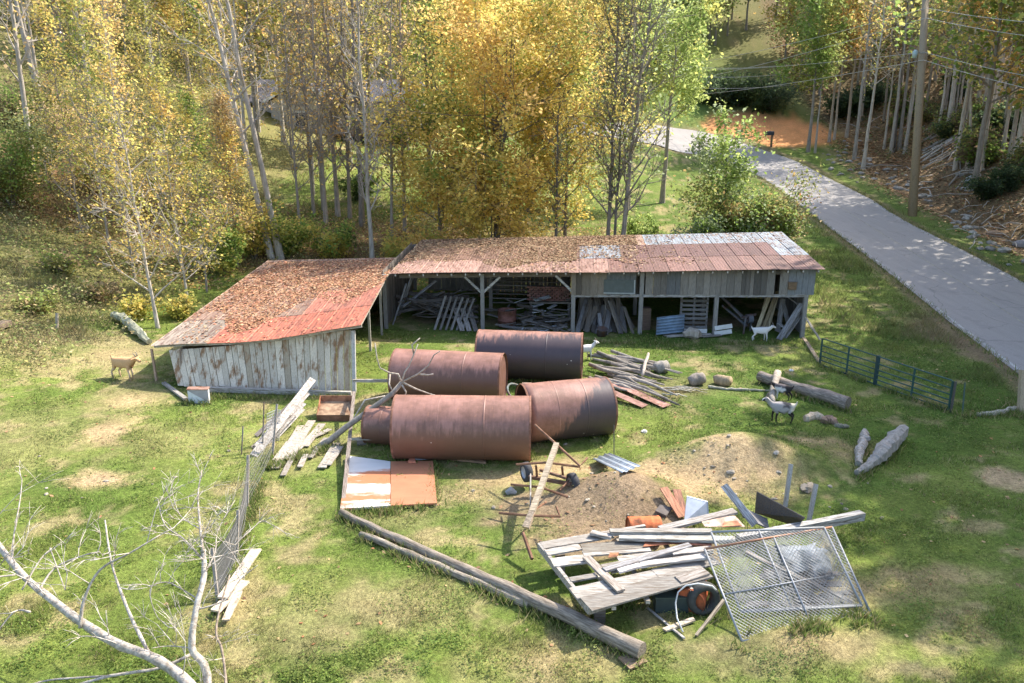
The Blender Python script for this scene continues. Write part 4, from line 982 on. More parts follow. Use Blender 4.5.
plank(PZ(746, 552, .75), PZ(852, 602, .10), .10, .03, 'thin pale board under the chain link panels', 'board', col=(.55, .50, .44), name='board')
m = MB(); q = G(800, 575); 
rt = random.Random(9); vs = []; nx, ny = 9, 7
for j in range(ny):
    for i in range(nx):
        px, py = 775+50*i/(nx-1)+8*j/(ny-1), 545+34*j/(ny-1); zz = .24+.14*math.sin(i*1.7+j)*math.cos(j*1.3)+.16*rt.random(); edge = (i in (0, nx-1) or j in (0, ny-1)); p = PZ(px+rt.gauss(0, 3), py+rt.gauss(0, 3), (.12 if edge else zz)+.25*(1-j/(ny-1))); vs.append(p)
m.add(vs, [(j*nx+i, j*nx+i+1, (j+1)*nx+i+1, (j+1)*nx+i) for j in range(ny-1) for i in range(nx-1)], (.22, .26, .31)); o = m.build('tarp', M['paint'], None, True, origin=q); so = o.modifiers.new('t', 'SOLIDIFY'); so.thickness = .02
tag(o, 'crumpled pale blue tarp under the chain link panels', 'tarp')
for k in range(16):
    px, py = 728+95*rd_.random(), 556+52*rd_.random(); z = .45-.4*(py-550)/60; a = PZ(px, py, max(.1, z)); plank(a, a+Vector((.5+.5*rd_.random(), .25*(rd_.random()-.5), .1*(rd_.random()-.6))), .12, .03, 'weathered board lying under the chain link panels', 'board', 'boards under the chain link panels', col=jit((.20, .19, .18), .3, rd_), name='board', roll=rd_.random()*.6)

# ------------------------------------------------------------------ boards, sheets and posts behind the deck
a, b = PZ(738, 539, .75), PZ(862, 515, .60); pole_mesh(a, b, .10, .13, (.36, .35, .33), 'log', 'timber', 'long grey timber poking out to the right behind the chain link panels', 'timber', None, 4, 5, .01, False)
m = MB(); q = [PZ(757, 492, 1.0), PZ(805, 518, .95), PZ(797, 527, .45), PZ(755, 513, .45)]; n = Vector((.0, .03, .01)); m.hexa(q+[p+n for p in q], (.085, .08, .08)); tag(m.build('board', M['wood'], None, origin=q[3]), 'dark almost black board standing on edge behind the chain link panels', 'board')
plank(PZ(724, 485, 1.25), PZ(755, 525, .6), .16, .03, 'grey board tilted up to a point behind the chain link panels', 'board', col=(.40, .40, .40), name='board', roll=.8)
plank(PZ(742, 512, .72), PZ(768, 524, .5), .45, .03, 'wide dark grey board between the tilted board and the black board', 'board', col=(.22, .22, .23), name='board')
for (x0, y0, x1, y1, lb) in ((785, 507, 791, 464, 'thin grey post in the grass left of the two behind the panels'), (808, 524, 816, 484, 'thin grey post in the grass right of the two behind the panels')):
    p = G(x0, y0); m = MB(); m.beam(p-Vector((0, 0, .1)), P(x1, y1, proj(p)[2]+.1), .085, .085, (.36, .34, .31), up=(0, 1, 0)); tag(m.build('post', M['woodz'], None, origin=p), lb, 'post')
for k, (x0, y0, x1, y1, w_, c, lb) in enumerate(((663, 496, 682, 521, .22, (.45, .21, .13), 'reddish plank at a slant on the dirt mound, left of the pair'), (676, 498, 684, 519, .20, (.36, .17, .11), 'reddish plank at a slant on the dirt mound, beside the blue tin'))):
    plank(G(x0, y0)+Vector((0, 0, .22)), G(x1, y1)+Vector((0, 0, .10)), w_, .03, lb, 'plank', col=c)
pts = [PZ(684, 523, .35), PZ(709, 516, .35), PZ(708, 502, .62), PZ(687, 496.5, .75)]; m = MB(); n = Vector((0, .02, .01)); m.hexa(pts+[p+n for p in pts], (.28, .32, .38)); tag(m.build('tin_sheet', M['tin'], None, origin=pts[0]), 'bluish grey tin sheet propped up behind the deck', 'tin sheet')
slab([(655, 514), (666, 519), (672, 511), (660, 508)], .05, (.2, .17, .15), 'slate', 'dark flat stone on the dirt mound', 'stone', 'rock', .04)
def rock(px, py, r_, col, label, name='stone', cat='stone', grp=None, sq=.6, seed=0, rng=None):
    q = G(px, py) if isinstance(px, (int, float)) else px; rg = rng or random.Random(int((px if not isinstance(px, Vector) else 1)*7+py)); m = MB()
    n1, n2 = 8, 5; vs = []; ax = rg.random()*PI; el = 1+rg.random()*.7
    for j in range(n2+1):
        th = PI*j/n2
        for i in range(n1):
            ph = 2*PI*i/n1; k = r_*(.8+.4*rg.random()); x = math.sin(th)*math.cos(ph)*k*el; y = math.sin(th)*math.sin(ph)*k
            vs.append(q+Vector((x*math.cos(ax)-y*math.sin(ax), x*math.sin(ax)+y*math.cos(ax), math.cos(th)*k*sq+r_*sq*.35)))
    m.add(vs, [(j*n1+i, (j+1)*n1+i, (j+1)*n1+(i+1) % n1, j*n1+(i+1) % n1) for j in range(n2) for i in range(n1)], col)
    return tag(m.build(name, M['rock'], None, origin=q), label, cat, grp)
rock(807, 489, .17, (.30, .25, .19), 'flat pale stone behind the thin posts'); rock(731, 473, .09, (.36, .32, .26), 'small pale stone on the sandy mound'); rock(776, 453, .08, (.36, .32, .26), 'small stone below the black and white goat'); rock(763, 402, .10, (.72, .7, .66), 'white stone at the end of the crossed log, left side') if False else None
rock(644, 432, .09, (.7, .68, .64), 'white stone on the grass right of the open tank'); rock(791, 371, .09, (.75, .73, .7), 'white stone on the grass above the big log')

# ------------------------------------------------------------------ logs
LBK = (.40, .35, .29)
a, b = G(759, 382)+Vector((0, 0, .22)), G(847, 410)+Vector((0, 0, .24)); pole_mesh(a, b, .19, .225, (.27, .225, .185), 'log', 'log', 'big fallen log lying on the grass left of the gate', 'log', None, 14, 9, .03, rough=.06)
pole_mesh(G(771, 405)+Vector((0, -.1, .06)), P(776.5, 372, proj(G(768, 388))[2]+.1), .10, .13, (.40, .35, .29), 'pale', 'branch', 'pale crooked branch crossing over the big log', 'branch', None, 8, 4, .05, rough=.15)
def blob_log(path, rad, col, mat, name, label, cat, seed=0, n=10, grp=None):
    rg = random.Random(seed); q = path[0]; m = MB(); pts = []; rs_ = []
    for i in range(len(path)-1):
        ns = 7 if name == 'log' else 3
        for k in range(ns):
            t = k/ns; pts.append(path[i].lerp(path[i+1], t)+Vector((rg.gauss(0, .014), rg.gauss(0, .014), rg.gauss(0, .014)))); rs_.append((rad[i]*(1-t)+rad[i+1]*t)*(.88+.24*rg.random()))
    pts.append(path[-1]); rs_.append(rad[-1]); m.tube(pts, rs_, col, n, rough=(.24 if name == 'log' else .22), rng=rg, ridge=[.86+.26*rg.random() for _ in range(n)] if name == 'log' else None)
    o = m.build(name, M[mat], None, name != 'log', origin=q); return tag(o, label, cat, grp)
g = lambda px, py, z: G(px, py)+Vector((0, 0, z))
blob_log([g(858, 467, .1), g(859, 455, .14), g(864, 444, .16), g(864, 435, .12)], [.09, .12, .14, .11], (.36, .33, .29), 'pale', 'log', 'narrow rotted grey log, left of the pair at the right', 'log', 3)
o = blob_log([g(857, 475, .06), g(872, 468, .16), g(881, 460, .26), g(893, 448, .30), g(901, 439, .26)], [.08, .13, .21, .22, .19], (.36, .33, .29), 'bark', 'log', 'thick rotted grey log, right of the pair at the right', 'log', 5)
for (px, py, r_, lb, ax, c) in ((696, 385, .24, 'round log section lying beside the branch pile, left of two', (.9, .3, .15), (.29, .25, .21)), (722, 385, .21, 'pale cut log section with broken face, right of two', (.8, -.5, .1), (.40, .30, .19)), (661, 372, .24, 'big stump section at the end of the branch pile', (1, .2, .25), (.34, .31, .27))):
    p = G(px, py)+Vector((0, 0, r_*.8)); d = Vector(ax).normalized()*.28; blob_log([p-d, p, p+d], [r_*.8, r_, r_*.85], c, 'bark', 'log_section', lb, 'log', int(px), 10)
for (pth, rd2, c, lb) in (([(805, 421), (815, 418), (823, 420)], [.10, .15, .10], (.62, .5, .36), 'pale rotten log piece in front of the big log'), ([(822, 424), (829, 422), (836, 426)], [.12, .15, .08], (.30, .2, .14), 'dark brown rotten log piece in front of the big log'), ([(836, 427), (842, 428), (848, 428)], [.06, .09, .05], (.24, .22, .16), 'small dark log piece right of the brown rotten piece'),
                           ([(976, 416), (995, 415), (1016, 410)], [.07, .10, .09], (.38, .34, .28), 'thin log lying on the grass beside the far right post'), ([(708, 388), (740, 391), (775, 392)], [.05, .05, .03], (.5, .46, .36), 'thin pale branch lying between the log sections and the big log')):
    blob_log([g(x, y, rd2[0]*.8) for x, y in pth], rd2, c, 'bark', 'log' if 'log' in lb else 'branch', lb, 'log' if 'log' in lb else 'branch', int(pth[0][0]), 8)
# branch pile right of the tanks
rb2 = random.Random(77)
for k in range(26):
    px, py = 588+rb2.random()*30, 357+rb2.random()*28; L_ = 30+rb2.random()*48; sl = .08+.28*rb2.random()
    p0, p2 = G(px, py), G(px+L_, py+L_*sl); z0, z1 = .06+.3*rb2.random(), .05+.3*rb2.random(); mid = p0.lerp(p2, .5)+Vector((.1*(rb2.random()-.5), .25*(rb2.random()-.5), .15+.1*rb2.random()))
    blob_log([p0+Vector((0, 0, z0)), mid, p2+Vector((0, 0, z1*.6))], [.05+.04*rb2.random(), .06+.03*rb2.random(), .03], jit((.31, .27, .225), .25, rb2), 'bark', 'branch', 'weathered grey branch in the pile right of the tanks', 'branch', k, 6, 'branches piled right of the tanks')
blob_log([g(642, 385, .35), g(645, 372, .42), g(648, 362, .35)], [.06, .07, .05], (.36, .31, .26), 'bark', 'branch', 'short thick branch lying across the top of the branch pile', 'branch', 8, 7)
for k in range(6):
    x0, y0 = 655+rb2.random()*20, 388+rb2.random()*8; blob_log([g(x0, y0, .06), g(x0+18, y0+2, .12), g(x0+26+rb2.random()*14, y0+rb2.random()*8-2, .04)], [.03, .025, .012], (.5, .46, .36), 'pale', 'twig', 'thin twig spreading out at the right end of the branch pile', 'twig', k, 5, 'twigs at the end of the branch pile')
for (x0, y0, x1, y1, w_, c, lb) in ((613, 388, 667, 408, .40, (.36, .20, .16), 'long reddish roofing strip lying right of the open tank, upper of two'), (612, 398, 645, 408, .34, (.30, .17, .14), 'shorter reddish roofing strip lying right of the open tank, lower of two')):
    plank(g(x0, y0, .22), g(x1, y1, .06), w_, .015, lb, 'roofing strip', mat='rust', col=c, name='roofing_strip')

# ------------------------------------------------------------------ green tube gate and its posts
gA, gB = G(819.5, 365.5), G(949, 411.5)
gate = base_thing('gate', gA, 'long dark green tubular farm gate standing shut by the road', 'gate')
gh = ztop(gA.y, 338.5)-gA.z; gh2 = ztop(gB.y, 381)-gB.z; GRN = (.035, .085, .075)
def gp(f, z): p = gA.lerp(gB, f); return Vector((p.x, p.y, p.z+.05+(gh*(1-f)+gh2*f-.05)*z))
for k, z in enumerate((0, .17, .34, .52, .74, 1.0)):
    m = MB(); pts = [gp(i/10*(1 if k < 5 else .985), z) for i in range(11)]
    if k == 5: pts += [gp(1, .95)]
    m.tube(pts, .024, GRN, 8); m.build('rail', M['paint'], gate, True)
for f in (0, .235, .74, .995):
    m = MB(); m.beam(gp(f, 0), gp(f, 1 if f < .9 else .96), .06, .04, GRN, up=(0, 1, 0)); m.build('upright', M['paint'], gate)
m = MB(); m.beam(gp(.47, -.02), gp(.47, 1.04), .12, .08, (.03, .06, .06), up=(0, 1, 0)); m.build('centre_post', M['paint'], gate)
m = MB(); m.beam(gp(1.012, -.05), gp(1.012, 1.0), .055, .055, (.10, .09, .08), up=(0, 1, 0)); tag(m.build('post', M['woodz'], None, origin=gp(1.012, 0)), 'dark post at the near end of the green gate', 'post')
p = G(962.5, 414.5); m = MB(); m.beam(p-Vector((0, 0, .1)), P(965, 382.5, proj(p)[2]+.05), .035, .035, (.06, .10, .08), up=(0, 1, 0)); tag(m.build('metal_stake', M['paint'], None, origin=p), 'thin dark green metal stake right of the gate', 'stake')
p = G(1021, 413); m = MB(); m.beam(p-Vector((0, 0, .1)), P(1023, 370, proj(p)[2]+.05), .16, .16, (.38, .30, .20), up=(0, 1, 0)); m.beam(G(1018, 405), P(1026, 380, proj(p)[2]), .08, .05, (.42, .36, .27), up=(0, 1, 0)); tag(m.build('post', M['woodz'], None, origin=p), 'brown wooden post at the right edge by the road', 'post')

# ------------------------------------------------------------------ wire fence at the left, with boards lying by it
fp = [(272, 455), (247, 508), (236, 560), (218, 602)]
fen = base_thing('wire_fence', G(247, 520), 'sagging grey wire mesh fence running down from the rusty bin', 'fence')
FP = [G(*q) for q in fp]; tops = [(277, 404), (248, 455), (238, 510), (212, 548)]
FT = []
for p, t in zip(FP, tops): z = ztop(p.y, t[1]); q = P(t[0], t[1], proj(p)[2]+.1); FT.append(q)
for p, q in zip(FP, FT):
    m = MB(); m.beam(p-Vector((0, 0, .1)), q, .055, .055, (.30, .27, .24), up=(0, 1, 0)); m.build('post', M['woodz'], fen)
m = MB()
for i in range(3):
    for k in range(12):
        f = k/11; a = FP[i].lerp(FT[i], .03+.9*f); b = FP[i+1].lerp(FT[i+1], .03+.9*f); mid = a.lerp(b, .5)+Vector((.05*math.sin(k), .03, -.10*f)); m.tube([a, mid, b], .0045, (.16, .16, .16), 3, cap=False)
    n = (20, 44, 70)[i]
    for k in range(n):
        f = k/n; a = FP[i].lerp(FP[i+1], f)+Vector((0, 0, .04)); b = FT[i].lerp(FT[i+1], f)-Vector((0, 0, .1+.1*math.sin(PI*f))); m.tube([a, b], .004, (.16, .16, .16), 3, cap=False)
m.build('wire_mesh', M['wire'], fen)
hw = base_thing('hardware_cloth', G(275, 440), 'curled piece of stiff grey wire mesh standing by the pale boards', 'wire mesh')
a, b = G(266, 445), G(279, 441); m = MB(); zt = .95
for k in range(10):
    f = k/9; p = a.lerp(b, f)+Vector((0, .15*math.sin(f*3), 0)); m.tube([p, p+Vector((.10, .05, zt))], .009, (.5, .5, .5), 4)
for k in range(12):
    f = k/11; m.tube([a.lerp(b, t)+Vector((.10*f, .15*math.sin(t*3)+.05*f, zt*f)) for t in (0, .33, .66, 1)], .009, (.5, .5, .5), 4)
m.build('wire_grid', M['wire'], hw)
for k, (x0, y0, x1, y1, w_, lb) in enumerate(((224, 607, 257, 556, .22, 'long pale board lying along the wire fence, uppermost'), (216, 618, 246, 588, .20, 'pale board lying along the wire fence, lower one'), (226, 625, 240, 598, .14, 'short pale board under the other two by the wire fence'))):
    plank(g(x0, y0, .10+.05*(2-k)), g(x1, y1, .16), w_, .04, lb, 'board', mat='pale', col=(.56, .47, .36), name='board')
for (px, py, t, lb) in ((241, 455, 444, 0), (262, 452, 420, 1)):
    p = G(px, py); m = MB(); m.beam(p-Vector((0, 0, .1)), P(px+2, t-18, proj(p)[2]+.05), .03, .03, (.18, .17, .16), up=(0, 1, 0)); tag(m.build('metal_stake', M['rust'], None, origin=p), ('thin dark stake left of the leaning pale boards', 'thin dark stake at the foot of the leaning pale boards')[lb], 'stake')
for k, (px, py) in enumerate(((756/4.75, 0),)): pass
p = G(614, 459); m = MB(); m.tube([p, P(614, 425, proj(p)[2])], .014, (.12, .11, .10), 5); tag(m.build('metal_stake', M['rust'], None, origin=p), 'thin dark rod standing in the grass below the open tank', 'stake')
blob_log([g(113, 320, .25), g(124, 324, .3), g(136, 334, .25), g(150, 345, .15)], [.14, .19, .19, .12], (.44, .43, .30), 'bark', 'log', 'mossy grey log lying in the weeds left of the shed', 'log', 77, 10)
p = G(57, 331); m = MB(); m.beam(p, P(57, 313, proj(p)[2]), .09, .09, (.32, .28, .22), up=(0, 1, 0)); tag(m.build('post', M['woodz'], None, origin=p), 'short weathered post in the weeds at the far left', 'post')
plank(g(-6, 331, .12), g(9, 327, .2), .4, .2, 'tan block of wood on the grass at the left edge', 'block', col=(.44, .33, .22), name='wood_block')

# ------------------------------------------------------------------ utility pole and wires
pb = G(912.5, 216); zc = proj(pb)[2]
up_ = base_thing('utility_pole', pb, 'tall brown wooden utility pole beside the road', 'utility pole')
ptop = P(926.5, -14, zc+1.0); m = MB(); m.tube([pb-Vector((0, 0, .3)), pb.lerp(ptop, .5), ptop], [.34, .30, .26], (.30, .235, .155), 14); m.build('shaft', M['woodz'], up_, True)
q = P(915, 54, zc-.3); m = MB(); lathe(m, q+Vector((0, 0, -.3)), (0, 0, 1), [(0, 0), (0, .18), (.5, .2), (.55, .12), (.62, .1), (.62, 0)], (.42, .52, .52), 14); m.build('insulator', M['paint'], up_, True)
m = MB(); m.beam(q+Vector((.1, 0, .1)), q+Vector((.9, .3, .1)), .08, .08, (.4, .4, .4)); m.build('bracket', M['tin'], up_)
def wire(pa, pb_, sag, r_, label, grp):
    m = MB(); n = 14; m.tube([pa.lerp(pb_, i/n)+Vector((0, 0, -sag*4*(i/n)*(1-i/n))) for i in range(n+1)], r_, (.50, .48, .47), 4, cap=False)
    tag(m.build('power_line', M['wire'], None, True, origin=pa), label, 'power line', grp)
def on(py): return P(914+(0-py)*.0 + (926.5-912.5)*(216-py)/230, py, zc)
for k, (py, lx, ly, rx, ry) in enumerate(((8, 700, 62, 1060, 25), (18, 690, 80, 1060, 40), (52, 690, 70, 1070, 84), (60, 690, 95, 1070, 98))):
    wire(on(py), P(lx, ly, 112), .35, .026, 'thin overhead power line running left from the utility pole', 'power lines left of the pole')
    wire(on(py), P(rx, ry, 44), .12, .020, 'thin overhead power line running right from the utility pole', 'power lines right of the pole')
wire(P(660, 64, 104), P(800, 63, 104), .6, .03, 'overhead power line crossing above the bend of the road', 'power lines above the bend'); wire(P(660, 73, 104), P(800, 72, 104), .6, .03, 'overhead power line crossing above the bend of the road', 'power lines above the bend'); wire(P(660, 85, 104), P(800, 84, 104), .5, .03, 'overhead power line crossing above the bend of the road', 'power lines above the bend')
# mailbox
p = G(771, 147); zc2 = proj(p)[2]; mbx = base_thing('mailbox', p, 'dark mailbox on a brown post at the bend of the road', 'mailbox')
hh = ztop(p.y, 135)-p.z; m = MB(); m.beam(p, p+Vector((0, 0, hh)), .22, .22, (.20, .12, .08), up=(0, 1, 0)); m.build('post', M['woodz'], mbx)
m = MB(); q = p+Vector((-.35, 0, hh)); m.box(q+Vector((0, 0, .12)), (1.1, .45, .3), (.06, .06, .065)); lathe(m, q+Vector((-.55, 0, .27)), (1, 0, 0), [(0, 0), (0, .225), (1.1, .225), (1.1, 0)], (.06, .06, .065), 16); m.build('box', M['paint'], mbx)

# ------------------------------------------------------------------ house up on the slope behind the trees
hb = GD(338, 84); hb.z -= .3
hs = base_thing('house', hb, 'beige sided house with dark grey gable roof behind the bare trees', 'house')
hw_, hd_, hh_ = 17.0, 8.0, 3.6
hx0, hx1 = hb.x-hw_/2, hb.x+hw_/2; hy0, hy1 = hb.y, hb.y+hd_
SID = (.40, .37, .33)
m = MB(); m.hexa([Vector(q) for q in ((hx0, hy0, hb.z-1), (hx1, hy0, hb.z-1), (hx1, hy1, hb.z-1), (hx0, hy1, hb.z-1), (hx0, hy0, hb.z+hh_), (hx1, hy0, hb.z+hh_), (hx1, hy1, hb.z+hh_), (hx0, hy1, hb.z+hh_))], SID)
m.add([(hx0+2.2, hy0-1.6, hb.z-1), (hx0+8.2, hy0-1.6, hb.z-1), (hx0+8.2, hy0+.2, hb.z-1), (hx0+2.2, hy0+.2, hb.z-1), (hx0+2.2, hy0-1.6, hb.z+hh_), (hx0+8.2, hy0-1.6, hb.z+hh_), (hx0+8.2, hy0+.2, hb.z+hh_), (hx0+2.2, hy0+.2, hb.z+hh_), (hx0+5.2, hy0-1.6, hb.z+hh_+1.9), (hx0+5.2, hy0+.2, hb.z+hh_+1.9)],
      [(0, 1, 5, 8, 4), (1, 2, 6, 5), (3, 0, 4, 7)], SID); m.build('wall', M['siding'], hs)
m = MB(); rz_ = hb.z+hh_; T = Vector((0, 0, .15)); ym = (hy0+hy1)/2
for (ya, yb) in ((hy0-.5, ym), (hy1+.5, ym)):
    q = [Vector((hx0-.5, ya, rz_-.1)), Vector((hx1+.5, ya, rz_-.1)), Vector((hx1+.5, yb, rz_+2.3)), Vector((hx0-.5, yb, rz_+2.3))]; m.hexa(q+[p+T for p in q], (.10, .10, .12))
for (xa, xb) in ((hx0+1.7, hx0+5.2), (hx0+8.7, hx0+5.2)):
    q = [Vector((xa, hy0-2.0, rz_-.1)), Vector((xa, hy0+3, rz_-.1)), Vector((xb, hy0+3, rz_+1.95)), Vector((xb, hy0-2.0, rz_+1.95))]; m.hexa(q+[p+T*1.2 for p in q], (.11, .11, .13))
rf = m.build('roof', M['shingle'], hs)
m = MB(); m.beam((hx0+1.65, hy0-2.05, rz_-.02), (hx0+5.2, hy0-2.05, rz_+2.02), .06, .25, (.8, .8, .78), up=(0, 0, 1)); m.beam((hx0+8.75, hy0-2.05, rz_-.02), (hx0+5.2, hy0-2.06, rz_+2.02), .06, .25, (.8, .8, .78)); m.build('fascia', M['paint'], rf)
for x in (hx0+5.2, hx0+11, hx0+13.6):
    y = hy0-1.6 if x < hx0+8 else hy0
    m = MB(); m.box((x, y-.03, hb.z+1.9), (1.3, .08, 1.5), (.75, .75, .73)); wn = m.build('window', M['paint'], hs)
    m = MB(); m.box((x, y-.085, hb.z+1.9), (1.1, .03, 1.3), (.05, .06, .08)); m.build('pane', M['paint'], wn)
m = MB(); m.box((hx0+12.5, hy0-1.6, hb.z+.35), (9, 3, .2), (.22, .12, .08)); 
for k in range(5): m.box((hx0+8.4+k*2.1, hy0-3, hb.z-.5), (.16, .16, 1.8), (.2, .11, .08))
for k in range(45): m.box((hx0+8.3+k*.2, hy0-3.05, hb.z+.9), (.05, .05, .9), (.24, .13, .09))
m.box((hx0+12.5, hy0-3.05, hb.z+1.38), (9, .12, .08), (.24, .13, .09)); m.build('deck', M['wood'], hs)

# ================================================================== goats
def goat(px, py, head_px, Ls, label, colfn, down=0.0, tailup=True, z=None, hornc=(.2, .17, .14), side=0.0, grp='goats', hd=0.0):
    p = G(px, py); ang = math.atan2(side, head_px)
    J = {}; vv = []; ee = []; rr_ = []
    def V(x, y, z_, r_): vv.append((x, y, z_)); rr_.append(r_); return len(vv)-1
    def E(*ids):
        for a, b in zip(ids, ids[1:]): ee.append((a, b))
    pel = V(-.30, 0, .54, .13); bel = V(-.05, 0, .51, .165); che = V(.20, 0, .53, .14); nb = V(.33, 0, .60, .095)
    nt = V(.44, hd*.3, .74-down*.25, .068); hd_ = V(.50, hd, .79-down*.45, .072); br = V(.56, hd*1.35, .755-down*.5, .052); mz = V(.63, hd*1.7, .71-down*.52, .036)
    E(pel, bel, che, nb, nt, hd_, br, mz)
    rump = V(-.38, 0, .55, .10); t1 = V(-.46, 0, .62 if tailup else .52, .028); t2 = V(-.48, 0, .71 if tailup else .44, .016); E(pel, rump, t1, t2)
    for sy in (-1, 1):
        k = .04*sy
        hip = V(-.31, .085*sy, .46, .085); kn = V(-.25+k, .105*sy, .35, .056); ho = V(-.39+k, .10*sy, .21, .030); fe = V(-.36+k, .10*sy, .05, .024); hf = V(-.345+k, .10*sy, .0, .027); E(pel, hip, kn, ho, fe, hf)
        sh = V(.20, .085*sy, .43, .07); el = V(.17-k, .095*sy, .33, .042); wr = V(.20-k, .095*sy, .20, .029); pa = V(.19-k, .095*sy, .05, .022); hf2 = V(.205-k, .095*sy, .0, .026); E(che, sh, el, wr, pa, hf2)
        e1 = V(.47, hd+.065*sy, .81-down*.45, .024); e2 = V(.445, hd+.15*sy, .80-down*.45, .026); e3 = V(.43, hd+.20*sy, .775-down*.45, .010); E(hd_, e1, e2, e3)
    me = bpy.data.meshes.new('goat_body'); me.from_pydata(vv, ee, []); o = bpy.data.objects.new('goat_tmp', me); COL.objects.link(o)
    md = o.modifiers.new('skin', 'SKIN')
    for i, sv in enumerate(me.skin_vertices[0].data): sv.radius = (rr_[i], rr_[i]*(1.12 if i in (1, 2) else 1)); sv.use_root = (i == 0)
    sd = o.modifiers.new('sub', 'SUBSURF'); sd.levels = 2; sd.render_levels = 2
    dg = bpy.context.evaluated_depsgraph_get(); me2 = bpy.data.meshes.new_from_object(o.evaluated_get(dg)); bpy.data.objects.remove(o)
    n = len(me2.vertices); c4 = np.ones((n, 4), np.float32)
    for i, v in enumerate(me2.vertices): c4[i, :3] = colfn(v.co)
    me2.attributes.new('col', 'FLOAT_COLOR', 'POINT').data.foreach_set('color', c4.ravel())
    me2.materials.clear(); me2.materials.append(M['hair']); me2.shade_smooth(); me2.name = 'goat'
    g_ = bpy.data.objects.new('goat', me2); COL.objects.link(g_); g_.location = p if z is None else (p.x, p.y, p.z+z); g_.rotation_euler = (0, 0, ang); g_.scale = (Ls,)*3
    tag(g_, label, 'goat', grp); g_['_org'] = (0, 0, 0)
    for sy in (-1, 1):
        m = MB(); zz = .85-down*.45; m.tube([(.49, hd+.03*sy, zz), (.46, hd+.045*sy, zz+.08), (.41, hd+.06*sy, zz+.13)], [.018, .014, .005], hornc, 6); m.build('horn', M['paint'], g_, True)
        m = MB(); lathe(m, (.535, hd*1.2+.052*sy, .785-down*.47), (0, sy, 0), [(0, .012), (.008, .008), (.01, 0)], (.01, .01, .01), 8); m.build('eye', M['paint'], g_, True)
    return g_
WH = (.66, .63, .58); BK = (.035, .03, .028)
def c_tan(v): return (.56, .34, .17) if v.z > .34 else ((.60, .45, .30) if v.z > .12 else (.40, .28, .17))
def c_white(v): return WH if v.z > .04 else (.2, .17, .14)
def c_pied(v):
    if v.x > .54: return (.62, .6, .56) if abs(v.y) < .03 else BK
    if v.z < .34 and (v.x < -.1 or v.x > .1): return BK
    if v.x < -.28: return (.62, .55, .42)
    if -.26 < v.x < -.02 and v.z > .52: return (.10, .09, .085)
    return (.36, .33, .31)
def c_kid(v):
    if v.x < -.15 or v.x > .30: return BK
    return (.60, .58, .54) if v.z < .56 else (.12, .1, .1)
goat(126.5, 379, 1, 1.22, 'tan goat walking on the bare path left of the shed', c_tan, down=.25, side=-.35)
goat(761, 341, 1, .92, 'white goat standing in front of the right barn bay', c_white, down=.12, side=-.15)
goat(585, 360, 1, .92, 'white goat half hidden behind the blackened tank', c_white, side=.25)
goat(780, 422, -1, .98, 'grey and white goat with black legs standing on the sandy mound', c_pied, side=.08)
goat(781, 399, -.9, .78, 'small black and white kid beside the crossed branch', c_kid, down=.3, side=.5)

